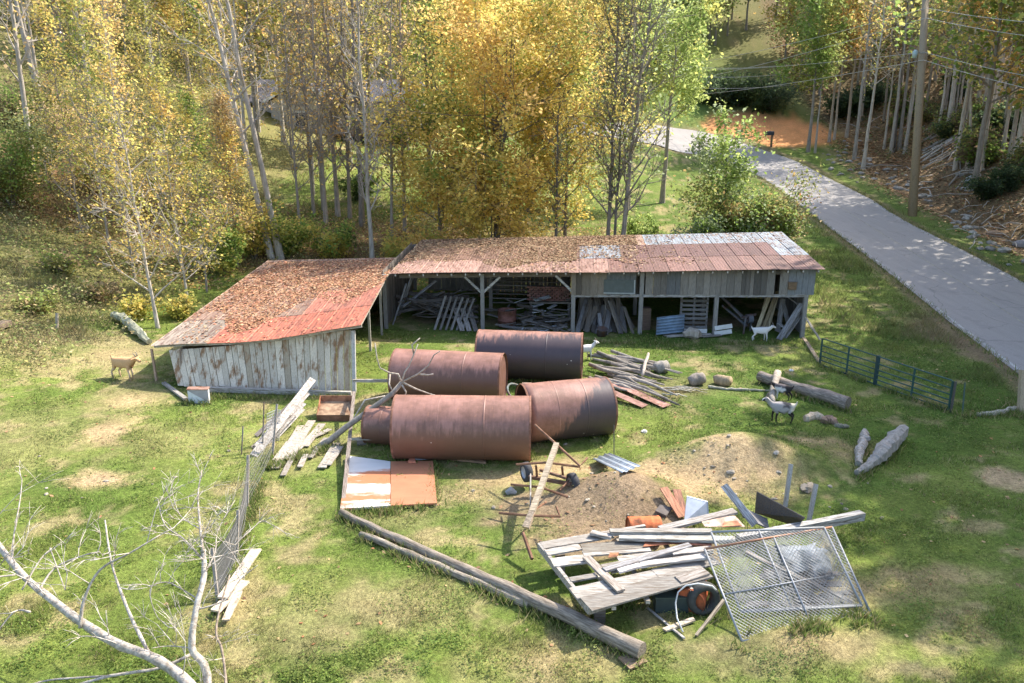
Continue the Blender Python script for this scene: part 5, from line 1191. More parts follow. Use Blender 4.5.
# ================================================================== dead tree in the foreground
def dead_tree():
    rt_ = random.Random(12)
    b0 = PZ(222, 735, 0); o = base_thing('dead_tree', b0, 'bleached bare tree with a long low limb in the near left corner', 'tree')
    def px(pts, rad, name, col=(.42, .375, .32), n=8):
        m = MB(); q = [PZ(x, y, z) for x, y, z in pts]
        # smooth the path
        if len(q) > 2: q2 = catmull(q, 4); r2 = [rad[0]+(rad[-1]-rad[0])*i/(len(q2)-1) for i in range(len(q2))]
        else: q2, r2 = q, [rad[0], rad[-1]]
        m.tube(q2, r2, jit(col, .06, rt_), n, rough=.26, rng=rt_); m.build(name, M['pale'], o, True); return q2
    def twigs(path, k, ln, upz=.6, r_=.010, n2=6):
        for _ in range(k):
            i = rt_.randrange(1, len(path)); p = path[i]; d = Vector((rt_.gauss(0, 1), rt_.gauss(0, 1), rt_.gauss(upz, .7))).normalized(); L_ = ln*(.5+rt_.random())
            a = p; pts = [a]
            for s in range(3):
                d = (d+Vector((rt_.gauss(0, .25), rt_.gauss(0, .25), rt_.gauss(.1, .2)))).normalized(); a = a+d*L_/3; pts.append(a)
            m = MB(); m.tube(pts, [r_, r_*.8, r_*.6, r_*.3], jit((.55, .50, .44), .1, rt_), 4)
            for __ in range(n2):
                j = rt_.randrange(1, 4); e = (d+Vector((rt_.gauss(0, .6), rt_.gauss(0, .6), rt_.gauss(.1, .4)))).normalized()*L_*.45; m.tube([pts[j], pts[j]+e*.5+Vector((0, 0, .02)), pts[j]+e], [r_*.55, r_*.45, r_*.2], jit((.55, .50, .44), .1, rt_), 3)
            m.build('twig', M['pale'], o, True)
    main = px([(226, 740, .0), (190, 686, .35), (160, 661, .65), (110, 640, .95), (60, 606, 1.25), (20, 572, 1.5), (-20, 520, 1.8)], [.10, .048], 'limb', n=10)
    twigs(main, 7, .8)
    for pts, r0, r1, k in (([(150, 656, .7), (128, 610, 1.2), (112, 565, 1.7), (105, 520, 2.2)], .035, .012, 4), ([(80, 628, 1.1), (84, 600, 1.5), (100, 570, 1.9), (130, 553, 2.2), (160, 535, 2.4)], .03, .012, 5), ([(38, 592, 1.4), (55, 568, 1.6), (85, 555, 1.8), (100, 552, 1.9)], .022, .01, 3),
                           ([(12, 565, 1.5), (14, 535, 1.9), (20, 500, 2.3), (22, 480, 2.5)], .02, .008, 3), ([(22, 590, 1.4), (40, 560, 1.7), (52, 548, 1.8)], .018, .008, 2), ([(50, 548, 1.8), (58, 570, 1.6), (65, 590, 1.4)], .012, .008, 1), ([(15, 575, 1.5), (-10, 578, 1.6), (-30, 584, 1.7)], .02, .01, 1), ([(30, 612, 1.2), (14, 612, 1.1), (-8, 640, .8)], .022, .01, 2)):
        twigs(px(pts, [r0, r1], 'branch', n=6), k, .6)
    st = px([(206, 740, .0), (208, 690, .15), (204, 665, .5), (192, 648, .8), (196, 610, 1.3), (204, 575, 1.7), (203, 550, 2.0)], [.075, .04], 'stem', (.50, .45, .39), n=9)
    for pts, r0, r1, k in (([(203, 552, 2.0), (200, 525, 2.3), (198, 495, 2.6), (202, 470, 2.9)], .03, .009, 7), ([(204, 570, 1.75), (225, 555, 1.9), (245, 535, 2.1), (262, 520, 2.2)], .018, .006, 6), ([(203, 560, 1.9), (185, 540, 2.1), (165, 525, 2.3), (158, 500, 2.6)], .02, .007, 7), ([(196, 610, 1.3), (225, 600, 1.4), (240, 580, 1.6), (258, 565, 1.8)], .016, .006, 4),
                           ([(199, 600, 1.4), (180, 588, 1.5), (165, 582, 1.6), (150, 590, 1.6), (158, 618, 1.2), (175, 625, 1.0)], .014, .006, 4), ([(204, 575, 1.7), (215, 552, 1.9), (218, 530, 2.1), (235, 500, 2.4)], .016, .006, 6), ([(192, 648, .8), (170, 646, .8), (152, 648, .9)], .014, .006, 2), ([(202, 530, 2.2), (180, 515, 2.4), (172, 490, 2.7)], .012, .005, 5)):
        twigs(px(pts, [r0, r1], 'branch', n=5), k+2, .5, r_=.008, n2=8)
    st = px([(222, 740, 0), (226, 690, .1), (222, 650, .5), (216, 632, .7), (222, 600, 1.0), (230, 575, 1.2)], [.03, .012], 'stem', (.34, .27, .21), n=6); twigs(st, 8, .5, r_=.007)
    px([(60, 690, .2), (110, 676, .35), (160, 668, .4), (190, 655, .55)], [.02, .03], 'branch', n=6); px([(-10, 700, .1), (40, 682, .15), (75, 678, .2), (110, 676, .3)], [.012, .02], 'branch', n=5)
dead_tree()
wd = bpy.data
# ================================================================== trees
def skeleton(rng, Ht, r0, lean=(0, 0), limb0=.35, nl=14, llen=.30, rise=.6, nsub=4, nt=9, wob=.02, shape='round', forks=0, bend=0.0):
    tubes = []; tips = []
    tp = []; 
    for i in range(nt+1):
        f = i/nt; tp.append(np.array([lean[0]*f*Ht+bend*math.sin(f*PI)*Ht+rng.normal(0, wob)*Ht*f*.35, lean[1]*f*Ht+rng.normal(0, wob)*Ht*f*.35, f*Ht]))
    tr = [r0*(1.25 if i == 0 else 1)*(1-.86*(i/nt)**.9) for i in range(nt+1)]
    tubes.append((tp, tr, 8))
    trunks = [(tp, tr)]
    for k in range(forks):
        j = rng.integers(1, 3); a = rng.random()*2*PI; q = [tp[j]]; sp_ = .12+.16*rng.random()
        for i in range(1, nt-j+1):
            f = i/(nt-j); q.append(tp[j]+np.array([math.cos(a)*sp_*Ht*f**.8, math.sin(a)*sp_*Ht*f**.8, (Ht*.92-tp[j][2])*f])+rng.normal(0, wob, 3)*Ht*.25)
        qr = [tr[j]*.75*(1-.88*(i/(nt-j))) for i in range(len(q))]; tubes.append((q, qr, 7)); trunks.append((q, qr))
    for (tp_, tr_) in trunks:
        zz = [p[2] for p in tp_]
        for k in range(nl):
            f = limb0+(1-limb0)*((k+rng.random())/nl); z = f*Ht
            if z < zz[0]+.05*Ht or z > zz[-1]: continue
            i = max(0, min(len(zz)-2, int(np.searchsorted(zz, z))-1)); t = (z-zz[i])/max(1e-6, zz[i+1]-zz[i]); s0 = tp_[i]*(1-t)+tp_[i+1]*t; r = (tr_[i]*(1-t)+tr_[i+1]*t)*.5+.006
            if shape == 'round': prof = math.sin(PI*min(1, max(.12, (f-limb0*.6)/(1-limb0*.6)))**.8)*.9+.25
            elif shape == 'cone': prof = 1.15-f
            else: prof = .6
            L_ = llen*Ht*prof*(.7+.6*rng.random()); a = k*2.39+rng.random()*1.2; up = rise*(.7+.6*rng.random()); d = np.array([math.cos(a), math.sin(a), up]); d /= np.linalg.norm(d)
            pts = [s0]; dd = d.copy()
            for s in range(4):
                dd = dd+rng.normal(0, .14, 3)+np.array([0, 0, .10]); dd /= np.linalg.norm(dd); pts.append(pts[-1]+dd*L_/4)
            tubes.append((pts, [r*(1-.8*s/4) for s in range(5)], 5)); tips.append(pts[-1]); tips.append(pts[3])
            for s in range(nsub):
                j = rng.integers(1, 5); e = dd+rng.normal(0, .75, 3); e /= np.linalg.norm(e); L2 = L_*(.25+.3*rng.random()); b = pts[j]; c1 = b+e*L2*.5; c2 = b+e*L2+np.array([0, 0, .06*L2]); tubes.append(([b, c1, c2], [max(.006, r*.4), max(.005, r*.28), .004], 3)); tips += [c1, c2]
                for q in range(2):
                    e2 = e+rng.normal(0, .7, 3); e2 /= np.linalg.norm(e2); c3 = c1+e2*L2*.5; tubes.append(([c1, c3], [.005, .003], 3)); tips.append(c3)
    return tubes, np.array(tips)
def wood_obj(tubes, col, parent, name='trunk', mat='bark', thin=1.0):
    m = MB()
    for pts, rad, n in tubes: m.tube([Vector(p) for p in pts], [max(r*1.0, .011*thin) for r in rad], col, n, cap=False)
    return m.build(name, M[mat], parent, True)
def leaf_mesh(rng, tips, n, size, sig, pal, hue=None, flat=.5, name='crown', parent=None, mat='leaf', zc=None):
    idx = rng.integers(0, len(tips), n); P_ = tips[idx]+rng.normal(0, sig, (n, 3))
    s = (size*(.4+1.1*rng.random((n, 1))))
    nrm = rng.normal(0, 1, (n, 3)); nrm[:, 2] = np.abs(nrm[:, 2])+flat; nrm /= np.linalg.norm(nrm, axis=1, keepdims=True)
    t = rng.normal(0, 1, (n, 3)); u = np.cross(nrm, t); u /= np.linalg.norm(u, axis=1, keepdims=True); v = np.cross(nrm, u)
    V = np.stack([P_-u*s, P_-v*s*.62+nrm*s*.12, P_+u*s, P_+v*s*.62+nrm*s*.12], 1).reshape(-1, 3)
    pal = np.array(pal, float); k = len(pal)
    w = vn(P_[:, 0]+P_[:, 2]*.6+rng.random()*50, P_[:, 1]+P_[:, 2]*.8, max(.5, sig*3.2), 2)*.75+.25*rng.random(n)
    if hue is not None: w = np.clip(w+hue(P_), 0, .999)
    w = np.clip((w-.5)*1.5+.5, 0, .999)
    C = pal[(w*k).astype(int)]*(.72+.56*rng.random((n, 1)))
    return np_mesh(name, V, 4, C, M[mat], parent)
YEL = (.73, .56, .14); GOLD = (.72, .47, .15); ORA = (.60, .33, .10); YG = (.45, .44, .10); GR = (.20, .30, .06); LG = (.36, .44, .12); DG_ = (.07, .11, .035); OLV = (.22, .22, .06); TANL = (.52, .38, .20); RUS = (.34, .15, .06); SAGE = (.26, .32, .17)
BK_G = (.30, .26, .22); BK_P = (.44, .39, .33); BK_D = (.18, .155, .13)
NT = [0]
def tree(name, base, Ht, r0, label, cat='tree', group=None, leaves=3000, lsize=.09, sig=.35, pal=(YEL, GOLD, YG), bark=BK_G, seed=None, hue=None, flat=.5, thin=1.0, **kw):
    NT[0] += 1; rng = np.random.default_rng(seed if seed is not None else 100+NT[0])
    b = Vector(base); b.z -= .1; o = empty(name, b, label, cat, group); o['_org'] = (0, 0, 0)
    tubes, tips = skeleton(rng, Ht, r0, **kw); wood_obj(tubes, bark, o, thin=thin)
    if leaves: leaf_mesh(rng, tips, leaves, lsize, sig, pal, hue, flat, 'crown', o)
    return o
def put_copy(src, base, label, group, sc=1.0, rz=None):
    c = copy_tree(src); c.location = (base[0], base[1], base[2]-.1); c.scale = (sc, sc, sc); c.rotation_euler = (0, 0, rz if rz is not None else random.random()*6.28); c['label'] = label
    if group: c['group'] = group
    return c

# --- the big golden maple behind the barn and its neighbours
mb_ = GD(497, 49)
tree('maple_tree', mb_, 14.5, .22, 'big golden yellow maple right behind the barn roof', leaves=40000, lsize=.105, sig=.42, pal=(GR, YG, YEL, YEL, YEL, GOLD, GOLD), seed=5, forks=3, limb0=.08, nl=20, llen=.34, rise=.45, nsub=4, bark=BK_D, hue=lambda p: .03*(p[:, 0]/4))
tree('maple_tree', GD(492, 46.6), 6.2, .06, 'low bright yellow maple hanging over the back edge of the barn roof', leaves=11000, lsize=.105, sig=.32, pal=(YG, YEL, YEL, GOLD), seed=15, forks=3, limb0=.12, nl=14, llen=.42, rise=.15, bark=BK_D)
tree('maple_tree', GD(565, 51), 12.0, .13, 'slimmer golden maple on the right side of the big one', leaves=17000, lsize=.10, sig=.4, pal=(GR, YG, YG, YEL, YEL), seed=6, forks=1, limb0=.15, nl=17, llen=.28, rise=.5, bark=BK_D)
tree('maple_tree', GD(440, 50), 9.0, .11, 'low yellow and green maple on the left side of the big one', leaves=15000, lsize=.10, sig=.4, pal=(GR, YG, YEL, YEL, GOLD), seed=7, forks=1, limb0=.08, nl=16, llen=.32, rise=.4, bark=BK_D)
tree('maple_tree', GD(530, 62), 21, .25, 'tall green and yellow tree rising behind the golden maple', leaves=16000, lsize=.16, sig=.7, pal=(GR, LG, YG, YEL), seed=8, forks=2, limb0=.35, nl=18, llen=.24, bark=BK_D)
tree('maple_tree', GD(430, 66), 20, .22, 'tall thin yellow green tree far behind the low maple', leaves=9000, lsize=.15, sig=.7, pal=(OLV, YG, YEL, LG), seed=9, forks=1, limb0=.3, nl=18, llen=.22, bark=BK_D)

# --- thin sparse yellow saplings on the left
sap = [(158, 328, 12.5, .085, -.055, 'pale slender sapling growing at the left end of the shed roof', BK_P, 2600), (188, 302, 11, .06, -.03, 'thin yellow sapling just right of the palest one', BK_P, 4200), (207, 292, 10, .055, .01, 'thin yellow green sapling over the leaf covered shed roof', BK_G, 5200), (238, 268, 9.5, .06, .0, 'bushy yellow sapling left of the twin leaning trunks', BK_G, 6800),
       (135, 280, 13, .07, -.03, 'slim yellow sapling left of the palest one', BK_G, 4500), (110, 250, 13, .07, -.02, 'slim orange yellow sapling in the left thicket', BK_G, 4800), (82, 232, 12, .07, -.02, 'sparse sapling at the left edge of the yellow thicket', BK_G, 3800), (165, 232, 14, .075, .0, 'tall yellow green sapling in the middle of the left thicket', BK_G, 6000), (205, 226, 15, .08, .0, 'tall bright green yellow sapling behind the left thicket', BK_G, 7000), (128, 200, 14, .08, .0, 'tall thin golden sapling at the back of the left thicket', BK_G, 5000), (225, 205, 13, .08, .02, 'yellow green sapling beside the house gable', BK_G, 5500)]
for k, (px, py, h_, r_, ln, lb, bk, nlv) in enumerate(sap):
    tree('sapling', G(px, py), h_, r_, lb, leaves=int(nlv*.85), lsize=.068, sig=.24, pal=[(YG, YEL, GOLD, TANL), (OLV, YG, YEL, GOLD), (GR, YG, YEL, TANL)][k % 3] if k not in (0,) else (YG, YEL, GOLD), bark=bk, seed=40+k, lean=(ln, 0), limb0=.10, nl=34, llen=.19, rise=.8, nsub=6, shape='cone', wob=.02)
# --- bare, straight trunks
BT = 'bare grey trunks between the shed and the golden maple'
bare = [(272, 246, 24, .20, -.16, 'left one of the twin grey trunks leaning left behind the shed', BK_P, 500), (281, 243, 25, .21, -.13, 'right one of the twin grey trunks leaning left behind the shed', BK_P, 500), (373, 257, 21, .14, -.012, 'pale straight trunk rising right at the corner of the two roofs', BK_P, 120),
        (326, 222, 19, .15, .0, 'bare trunk in front of the house gable, left of the clump', BK_G, 900), (338, 216, 21, .17, -.01, 'thicker bare trunk in the clump before the house', BK_G, 900), (314, 214, 18, .12, -.02, 'thin bare trunk at the left of the clump before the house', BK_G, 700), (350, 218, 20, .14, .01, 'bare trunk at the right of the clump before the house', BK_G, 800), (362, 226, 22, .19, .005, 'dark thick trunk just behind the pale straight one', BK_D, 500),
        (392, 240, 19, .11, .03, 'thin bare trunk leaning right, left of the low maple', BK_G, 700), (405, 236, 21, .13, .01, 'bare trunk in the edge of the yellow leaves', BK_G, 900), (300, 226, 17, .10, -.01, 'slim bare trunk right of the twin leaning trunks', BK_G, 600),
        (607, 226, 18, .14, .01, 'dark slim trunk left in the sparse clump behind the barn', BK_D, 900), (620, 232, 20, .17, .07, 'grey trunk leaning right in the sparse clump behind the barn', BK_G, 1000), (613, 230, 17, .10, .03, 'middle thin trunk of the sparse clump behind the barn', BK_D, 900), (556, 228, 12, .11, .0, 'dark trunk seen below the golden leaves', BK_D, 500)]
for k, (px, py, h_, r_, ln, lb, bk, nlv) in enumerate(bare):
    b = GD(px, 46 if px < 300 else 44.5) if px in (272, 281, 373) else G(px, py)
    if px in (607, 620, 613, 556): b = GD(px, 47.5)
    tree('bare_tree', b, h_, r_, lb, leaves=nlv, lsize=.10, sig=.35, pal=(TANL, GOLD, ORA, YEL) if px < 500 else (LG, YG, SAGE), bark=bk, seed=70+k, lean=(ln, 0), limb0=.14 if px > 290 else .3, nl=34 if px > 290 else 20, llen=.17 if px < 600 else .26, rise=1.1, nsub=8, shape='flat', wob=.018, thin=1.15)
tree('bare_tree', G(38, 92), 14, .26, 'pale crooked trunk with dark side branches at the far left', bark=BK_P, leaves=0, seed=93, lean=(-.10, 0), limb0=.25, nl=9, llen=.3, rise=.2, nsub=3, shape='flat')
# --- right of the maple: green trees by the bend
tree('green_tree', G(679, 70), 22, .55, 'leafy light green tree standing beyond the road bend', leaves=11000, lsize=.27, sig=1.0, pal=(GR, LG, LG, YG, OLV), seed=20, forks=2, limb0=.22, nl=16, llen=.30, bark=BK_D)
tree('green_tree', GD(662, 68), 15.5, .22, 'thin green tree leaning over the road, right of the sparse grey clump', leaves=6500, lsize=.14, sig=.55, pal=(GR, LG, LG, YG), seed=22, lean=(.03, 0), limb0=.42, nl=16, llen=.34, rise=.4, bark=BK_G, shape='flat')
tree('green_tree', G(648, 100), 20, .26, 'pale yellow green tree behind the light green one', leaves=9000, lsize=.18, sig=.8, pal=(LG, SAGE, YG, LG), seed=21, limb0=.2, nl=18, llen=.26, bark=BK_G)
def bush(base, Ht, rad, n, label, pal, lsize=.09, seed=1, name='shrub', cat='shrub', group=None, stems=9, sig=None, rise=1.1, bark=BK_D, spread=1.0):
    rng = np.random.default_rng(seed); b = Vector(base); o = empty(name, (b.x, b.y, b.z-.05), label, cat, group); o['_org'] = (0, 0, 0)
    tubes = []; tips = []
    for k in range(stems):
        a = k*2.39+rng.random(); rr2 = rad*(.35+.65*rng.random())*spread; h_ = Ht*(.55+.45*rng.random()); p = [np.zeros(3)+np.array([.1*math.cos(a), .1*math.sin(a), 0])]
        for i in range(1, 5):
            f = i/4; p.append(np.array([math.cos(a)*rr2*f**1.2, math.sin(a)*rr2*f**1.2, h_*f**.85])+rng.normal(0, .06, 3)*Ht*f)
        tubes.append((p, [.05*(1-.8*i/4) for i in range(5)], 5)); tips += p[1:]
        for s in range(6):
            j = rng.integers(1, 5); e = rng.normal(0, 1, 3); e[2] = abs(e[2])*.6; e /= np.linalg.norm(e); q = p[j]+e*rad*.4*(.5+rng.random()); tubes.append(([p[j], q], [.014, .006], 3)); tips += [q, (p[j]+q)/2]
    wood_obj(tubes, bark, o, 'stems'); leaf_mesh(rng, np.array(tips), n, lsize, sig or rad*.16, pal, None, .4, 'foliage', o); return o
bush(GD(737, 48.5), 3.9, 3.2, 20000, 'big rounded green and olive bush behind the right end of the barn', (GR, SAGE, GR, OLV, OLV, (.30, .20, .07)), .095, 31, stems=16)
bush(GD(770, 47.5), 3.6, 1.5, 5500, 'olive and russet side of the thicket nearest the road', (GR, OLV, (.33, .2, .07), OLV), .09, 32)
bush(GD(700, 47.0), 2.6, 1.5, 5200, 'pale sage green bush low against the barn roof', (SAGE, GR, SAGE, (.36, .42, .28)), .09, 33)
tree('young_tree', GD(722, 50), 7.6, .10, 'young green leafed tree rising out of the big bush', leaves=3000, lsize=.12, sig=.34, pal=(GR, GR, LG, SAGE), seed=34, lean=(-.02, 0), limb0=.5, nl=12, llen=.34, rise=.3, bark=BK_D, shape='flat')
tree('young_tree', GD(786, 48), 4.2, .05, 'small sparse russet leafed sapling reaching over the road edge', leaves=420, lsize=.08, sig=.25, pal=(RUS, TANL, SAGE), seed=35, lean=(.12, 0), limb0=.35, nl=10, llen=.35, rise=.5, bark=BK_D, shape='flat')
bush(GD(640, 50), 2.0, 1.2, 3600, 'bright green bush left of the bend behind the barn', (GR, LG, GR, YG), .09, 36)
# low growth behind the two roofs
UB = 'low bushes behind the barn and shed roofs'
for k, (px, Y, h_, r_, lb, pal) in enumerate(((290, 47, 2.4, 1.6, 'yellow green bush at the foot of the twin leaning trunks', (GR, YG, YEL)), (335, 46.5, 1.9, 1.5, 'low dark green and yellow bush behind the shed roof', (DG_, GR, YG, YEL)), (400, 45.6, 1.8, 1.3, 'yellow bush at the left end of the barn roof', (YG, YEL, GOLD)), (435, 46, 1.6, 1.4, 'golden low bush under the low maple', (YEL, GOLD, YG)),
                                              (470, 45.8, 1.4, 1.2, 'yellow undergrowth bush below the big golden maple', (YEL, YG, GOLD)), (255, 46, 3.0, 1.6, 'bright yellow bush above the far corner of the shed roof', (YG, YEL, YEL, GR)), (225, 43, 2.6, 1.5, 'yellow green bush beside the left edge of the shed roof', (GR, YG, YEL)), (660, 49, 1.1, 1.0, 'dull green low bush right of the sparse clump', (OLV, GR, (.25, .18, .1))), (585, 47, 1.0, 1.2, 'brownish low bush behind the middle of the barn roof', (TANL, OLV, RUS)), (360, 60, 1.8, 1.4, 'dark green shrub on the lawn below the house', (DG_, GR))))  :
    bush(GD(px, Y), h_, r_, 3600, lb, pal, .095, 200+k, group=UB)
# left brushy bank shrubs
for k, (px, py, h_, r_, n, lb, pal) in enumerate(((12, 205, 4.2, 2.6, 9000, 'large dull green bush at the left edge of the picture', (GR, OLV, (.27, .31, .12))), (25, 130, 3.4, 2.6, 7000, 'dark brownish bush below the pale crooked trunk', (OLV, (.2, .15, .08), GR)), (100, 300, .7, .9, 900, 'brownish bramble clump left of the pale sapling', (OLV, TANL, (.2, .14, .08))), (60, 272, .8, 1.0, 900, 'green and tan bramble clump on the left bank', (OLV, GR, TANL)),
                                                  (135, 318, .9, .8, 1100, 'yellow leafed bramble at the base of the pale sapling', (YG, YEL, OLV)), (180, 318, .9, .8, 1100, 'yellow bramble tucked against the shed roof edge', (YG, YEL, OLV)), (40, 310, .6, .8, 800, 'low green weeds clump by the short weathered post', (OLV, LG, TANL)), (95, 190, 3.0, 2.0, 5500, 'yellow brown thicket bush on the left slope', (YG, GOLD, TANL, OLV)), (60, 160, 3.0, 2.0, 5000, 'tan and green thicket bush high on the left slope', (TANL, OLV, YG)))):
    bush(G(px, py), h_, r_, n, lb, pal, .085, 230+k, sig=r_*.22)
# --- across the road
XG = 'thin trees on the far side of the road bend'
tree('tall_tree', G(808, 152), 22, .24, 'left of the two straight trunks by the orange clay, with green crown', leaves=9000, lsize=.2, sig=.8, pal=(GR, GR, LG, OLV, YG), bark=BK_G, seed=50, limb0=.35, nl=16, llen=.2, rise=.2, shape='round')
tree('tall_tree', G(815, 153), 12, .16, 'short broken companion trunk beside the left straight trunk', leaves=900, lsize=.18, sig=.6, pal=(GR, LG), bark=BK_P, seed=51, limb0=.6, nl=8, llen=.15)
tree('tall_tree', G(829, 142), 26, .2, 'right pair trunk by the orange clay with yellow crown', leaves=8000, lsize=.2, sig=.8, pal=(YEL, GOLD, OLV, YG), bark=BK_P, seed=52, limb0=.35, nl=16, llen=.18)
tree('tall_tree', G(834, 140), 25, .17, 'thinner trunk just right of the yellow crowned one by the clay', leaves=5000, lsize=.2, sig=.8, pal=(GOLD, ORA, OLV), bark=BK_P, seed=53, limb0=.4, nl=14, llen=.18)
HG = 'bare trunked trees on the shaded hillside right of the road'
hill = [(893, 152, 26, .26, -.03, 'dark twin trunk on the hillside left of the utility pole, left stem', BK_D, 2500), (899, 150, 27, .24, -.02, 'dark twin trunk on the hillside left of the utility pole, right stem', BK_G, 2500), (905, 153, 7.5, .30, .0, 'short broken pale snag close left of the utility pole', BK_P, 0), (884, 120, 24, .2, -.02, 'slim hillside trunk far left of the utility pole', BK_G, 2500), (942, 130, 25, .22, .0, 'slim trunk on the hillside just right of the utility pole', BK_G, 2200), (958, 150, 9, .26, .05, 'broken snag leaning over the brush pile', BK_G, 0), (968, 168, 10, .24, -.10, 'forked broken snag above the brush pile', BK_P, 0), (975, 120, 26, .25, .0, 'tall grey hillside trunk behind the brush pile', BK_G, 2200), (1015, 165, 22, .30, .01, 'pale thick trunk at the right edge of the hillside', BK_P, 1200), (1003, 120, 24, .22, .0, 'dark trunk left of the pale one at the right edge', BK_D, 2200), (925, 112, 24, .20, .02, 'thin hillside trunk half behind the utility pole', BK_G, 2500)]
for k, (px, py, h_, r_, ln, lb, bk, nlv) in enumerate(hill):
    tree('hillside_tree', G(px, py), h_, r_*.95, lb, leaves=nlv//2, lsize=.18, sig=.6, pal=(OLV, YG, GR, GOLD, TANL), bark=bk, seed=300+k, lean=(ln, 0), limb0=.45 if nlv else .6, nl=13 if nlv else 4, llen=.17 if nlv else .12, rise=.5, nsub=3, group=None, shape='round')
# background forest: a few kinds, copied
random.seed(99); rf2 = random.Random(99)
kinds = []
KL = [('yellow leafed forest tree on the slope beyond the bend', 'yellow forest trees beyond the bend', (YEL, GOLD, YG, OLV), 5200), ('green leafed forest tree on the slope beyond the bend', 'green forest trees beyond the bend', (DG_, GR, OLV, GR), 6000), ('thin olive tree high on the wooded hillside', 'olive trees high on the hillside', (OLV, GR, TANL, YG), 1900), ('russet and tan tree high on the wooded hillside', 'russet trees high on the hillside', (TANL, OLV, GOLD, OLV), 1900)]
spots = [[], [], [], []]
for (px, py) in ((600, 80), (575, 60), (620, 50), (470, 70), (500, 45), (720, 45), (745, 30), (780, 60), (840, 60), (770, 20), (300, 60), (240, 45), (180, 60), (420, 30), (355, 20), (550, 20), (830, 30), (690, 20)): spots[0 if rf2.random() < .45 else 1].append((px+rf2.randint(-6, 6), py))
for (px, py) in ((855, 110), (870, 80), (900, 90), (915, 60), (935, 80), (950, 100), (965, 60), (985, 90), (1010, 80), (1030, 110), (1045, 60), (880, 40), (920, 25), (960, 20), (1000, 35), (850, 40), (820, 95), (800, 80), (1040, 20), (940, 40), (985, 50), (1060, 140), (1080, 100)): spots[2 if rf2.random() < .6 else 3].append((px, py))
for (px, py) in ((60, 60), (110, 40), (320, 95), (350, 70), (390, 85), (420, 75), (260, 75), (190, 90), (240, 85), (450, 55), (410, 50), (330, 40), (150, 25), (20, 25), (90, 15), (210, 20), (270, 25)): spots[3 if rf2.random() < .5 else 0].append((px, py))
for k, (lb, grp, pal, nlv) in enumerate(KL):
    src = None
    for j, (px, py) in enumerate(spots[k]):
        b = G(px, py); sc = .8+.45*rf2.random()
        if src is None: src = tree('forest_tree', b, 17, .24, lb, leaves=nlv, lsize=.24, sig=.9, pal=pal, bark=BK_G, seed=400+k, limb0=.3, nl=16, llen=.24, group=grp)
        else: put_copy(src, b, lb, grp, sc)
# slim bare trunks filling the woodland
rk = random.Random(314)
WT = [('slim bare grey tree in the woodland above the yard', 'slim bare trees in the woodland above the yard', BK_P, 420, (YEL, GOLD, TANL, YG)), ('slim grey trunked tree in the crowded stand on the right bank', 'slim grey trees on the right bank', BK_P, 260, (OLV, YG, GOLD)), ('thin brushy tree with pale yellow leaves on the upper slope', 'thin pale yellow trees on the upper slope', BK_G, 1200, (YG, YEL, TANL, OLV, YG))]
regs = [[(rk.uniform(235, 460), rk.uniform(105, 215)) for _ in range(14)]+[(rk.uniform(20, 240), rk.uniform(40, 190)) for _ in range(16)]+[(rk.uniform(560, 640), rk.uniform(120, 215)) for _ in range(5)],
        [(rk.uniform(845, 1035), rk.uniform(105, 172)) for _ in range(30)]+[(rk.uniform(800, 1060), rk.uniform(40, 105)) for _ in range(18)],
        [(rk.uniform(-10, 330), rk.uniform(5, 75)) for _ in range(20)]+[(rk.uniform(330, 700), rk.uniform(5, 70)) for _ in range(20)]+[(258, 150), (292, 158), (330, 152), (372, 156), (408, 150), (312, 170), (350, 165)]+[(rk.uniform(690, 790), rk.uniform(5, 45)) for _ in range(8)]]
for k, (lb, grp, bk, nlv, pal) in enumerate(WT):
    src = []
    for j, (px, py) in enumerate(regs[k]):
        b = G(px, py)
        if float(road_d(b.x, b.y)) < 1.5: continue
        if len(src) < 3: src.append(tree('woodland_tree', b, 17+2*len(src), (.15, .17, .13)[len(src)] if k != 1 else .2, lb, leaves=nlv, lsize=.11 if k != 2 else .2, sig=.3 if k != 2 else .6, pal=pal, bark=bk, seed=700+k*10+len(src), lean=(.02*len(src)-.02, 0), limb0=.25 if k != 1 else .45, nl=20, llen=.15 if k != 2 else .22, rise=1.0, nsub=5, shape='flat', group=grp))
        else: put_copy(src[j % 3], b, lb, grp, rk.uniform(.75, 1.2))
# rhododendron thicket in the shade by the creek
for k, (px, py, h_, r_, lb) in enumerate(((768, 112, 4, 4.2, 'dark evergreen thicket bush behind the orange clay, right'), (738, 106, 3.6, 4, 'dark evergreen thicket bush behind the orange clay, middle'), (712, 104, 3.2, 3.5, 'dark evergreen thicket bush behind the orange clay, left'), (846, 118, 3, 3, 'dark evergreen bush on the hillside right of the clay'), (868, 108, 3, 3, 'dark evergreen bush higher on the hillside right of the clay'), (1000, 138, 2.6, 2.2, 'dark evergreen bush at the right edge of the hillside'), (955, 100, 3, 2.6, 'dark evergreen bush above the brush pile'), (985, 200, 1.6, 1.5, 'green bush low on the bank at the right edge'), (1008, 190, 1.8, 1.6, 'dull green bush on the bank beside the brush'))):
    bush(G(px, py), h_, r_, 4200, lb, (DG_, (.05, .085, .04), (.09, .13, .06)), .2 if py < 150 else .1, 500+k)
rh = random.Random(61); src = None
for k in range(22):
    px, py = (rh.uniform(840, 1060), rh.uniform(95, 175)) if k < 24 else (rh.uniform(870, 1060), rh.uniform(20, 95))
    b = G(px, py)
    if b.x-np.interp(b.y, XRY, XRX) < 9: continue
    if src is None: src = bush(b, 2.2, 1.9, 2600, 'scraggly green and brown undergrowth shrub on the shaded hillside', ((.08, .12, .05), OLV, (.16, .11, .06), GR), .15, 540, group='undergrowth shrubs on the hillside')
    else: put_copy(src, b, 'scraggly green and brown undergrowth shrub on the shaded hillside', 'undergrowth shrubs on the hillside', rh.uniform(.6, 1.5))
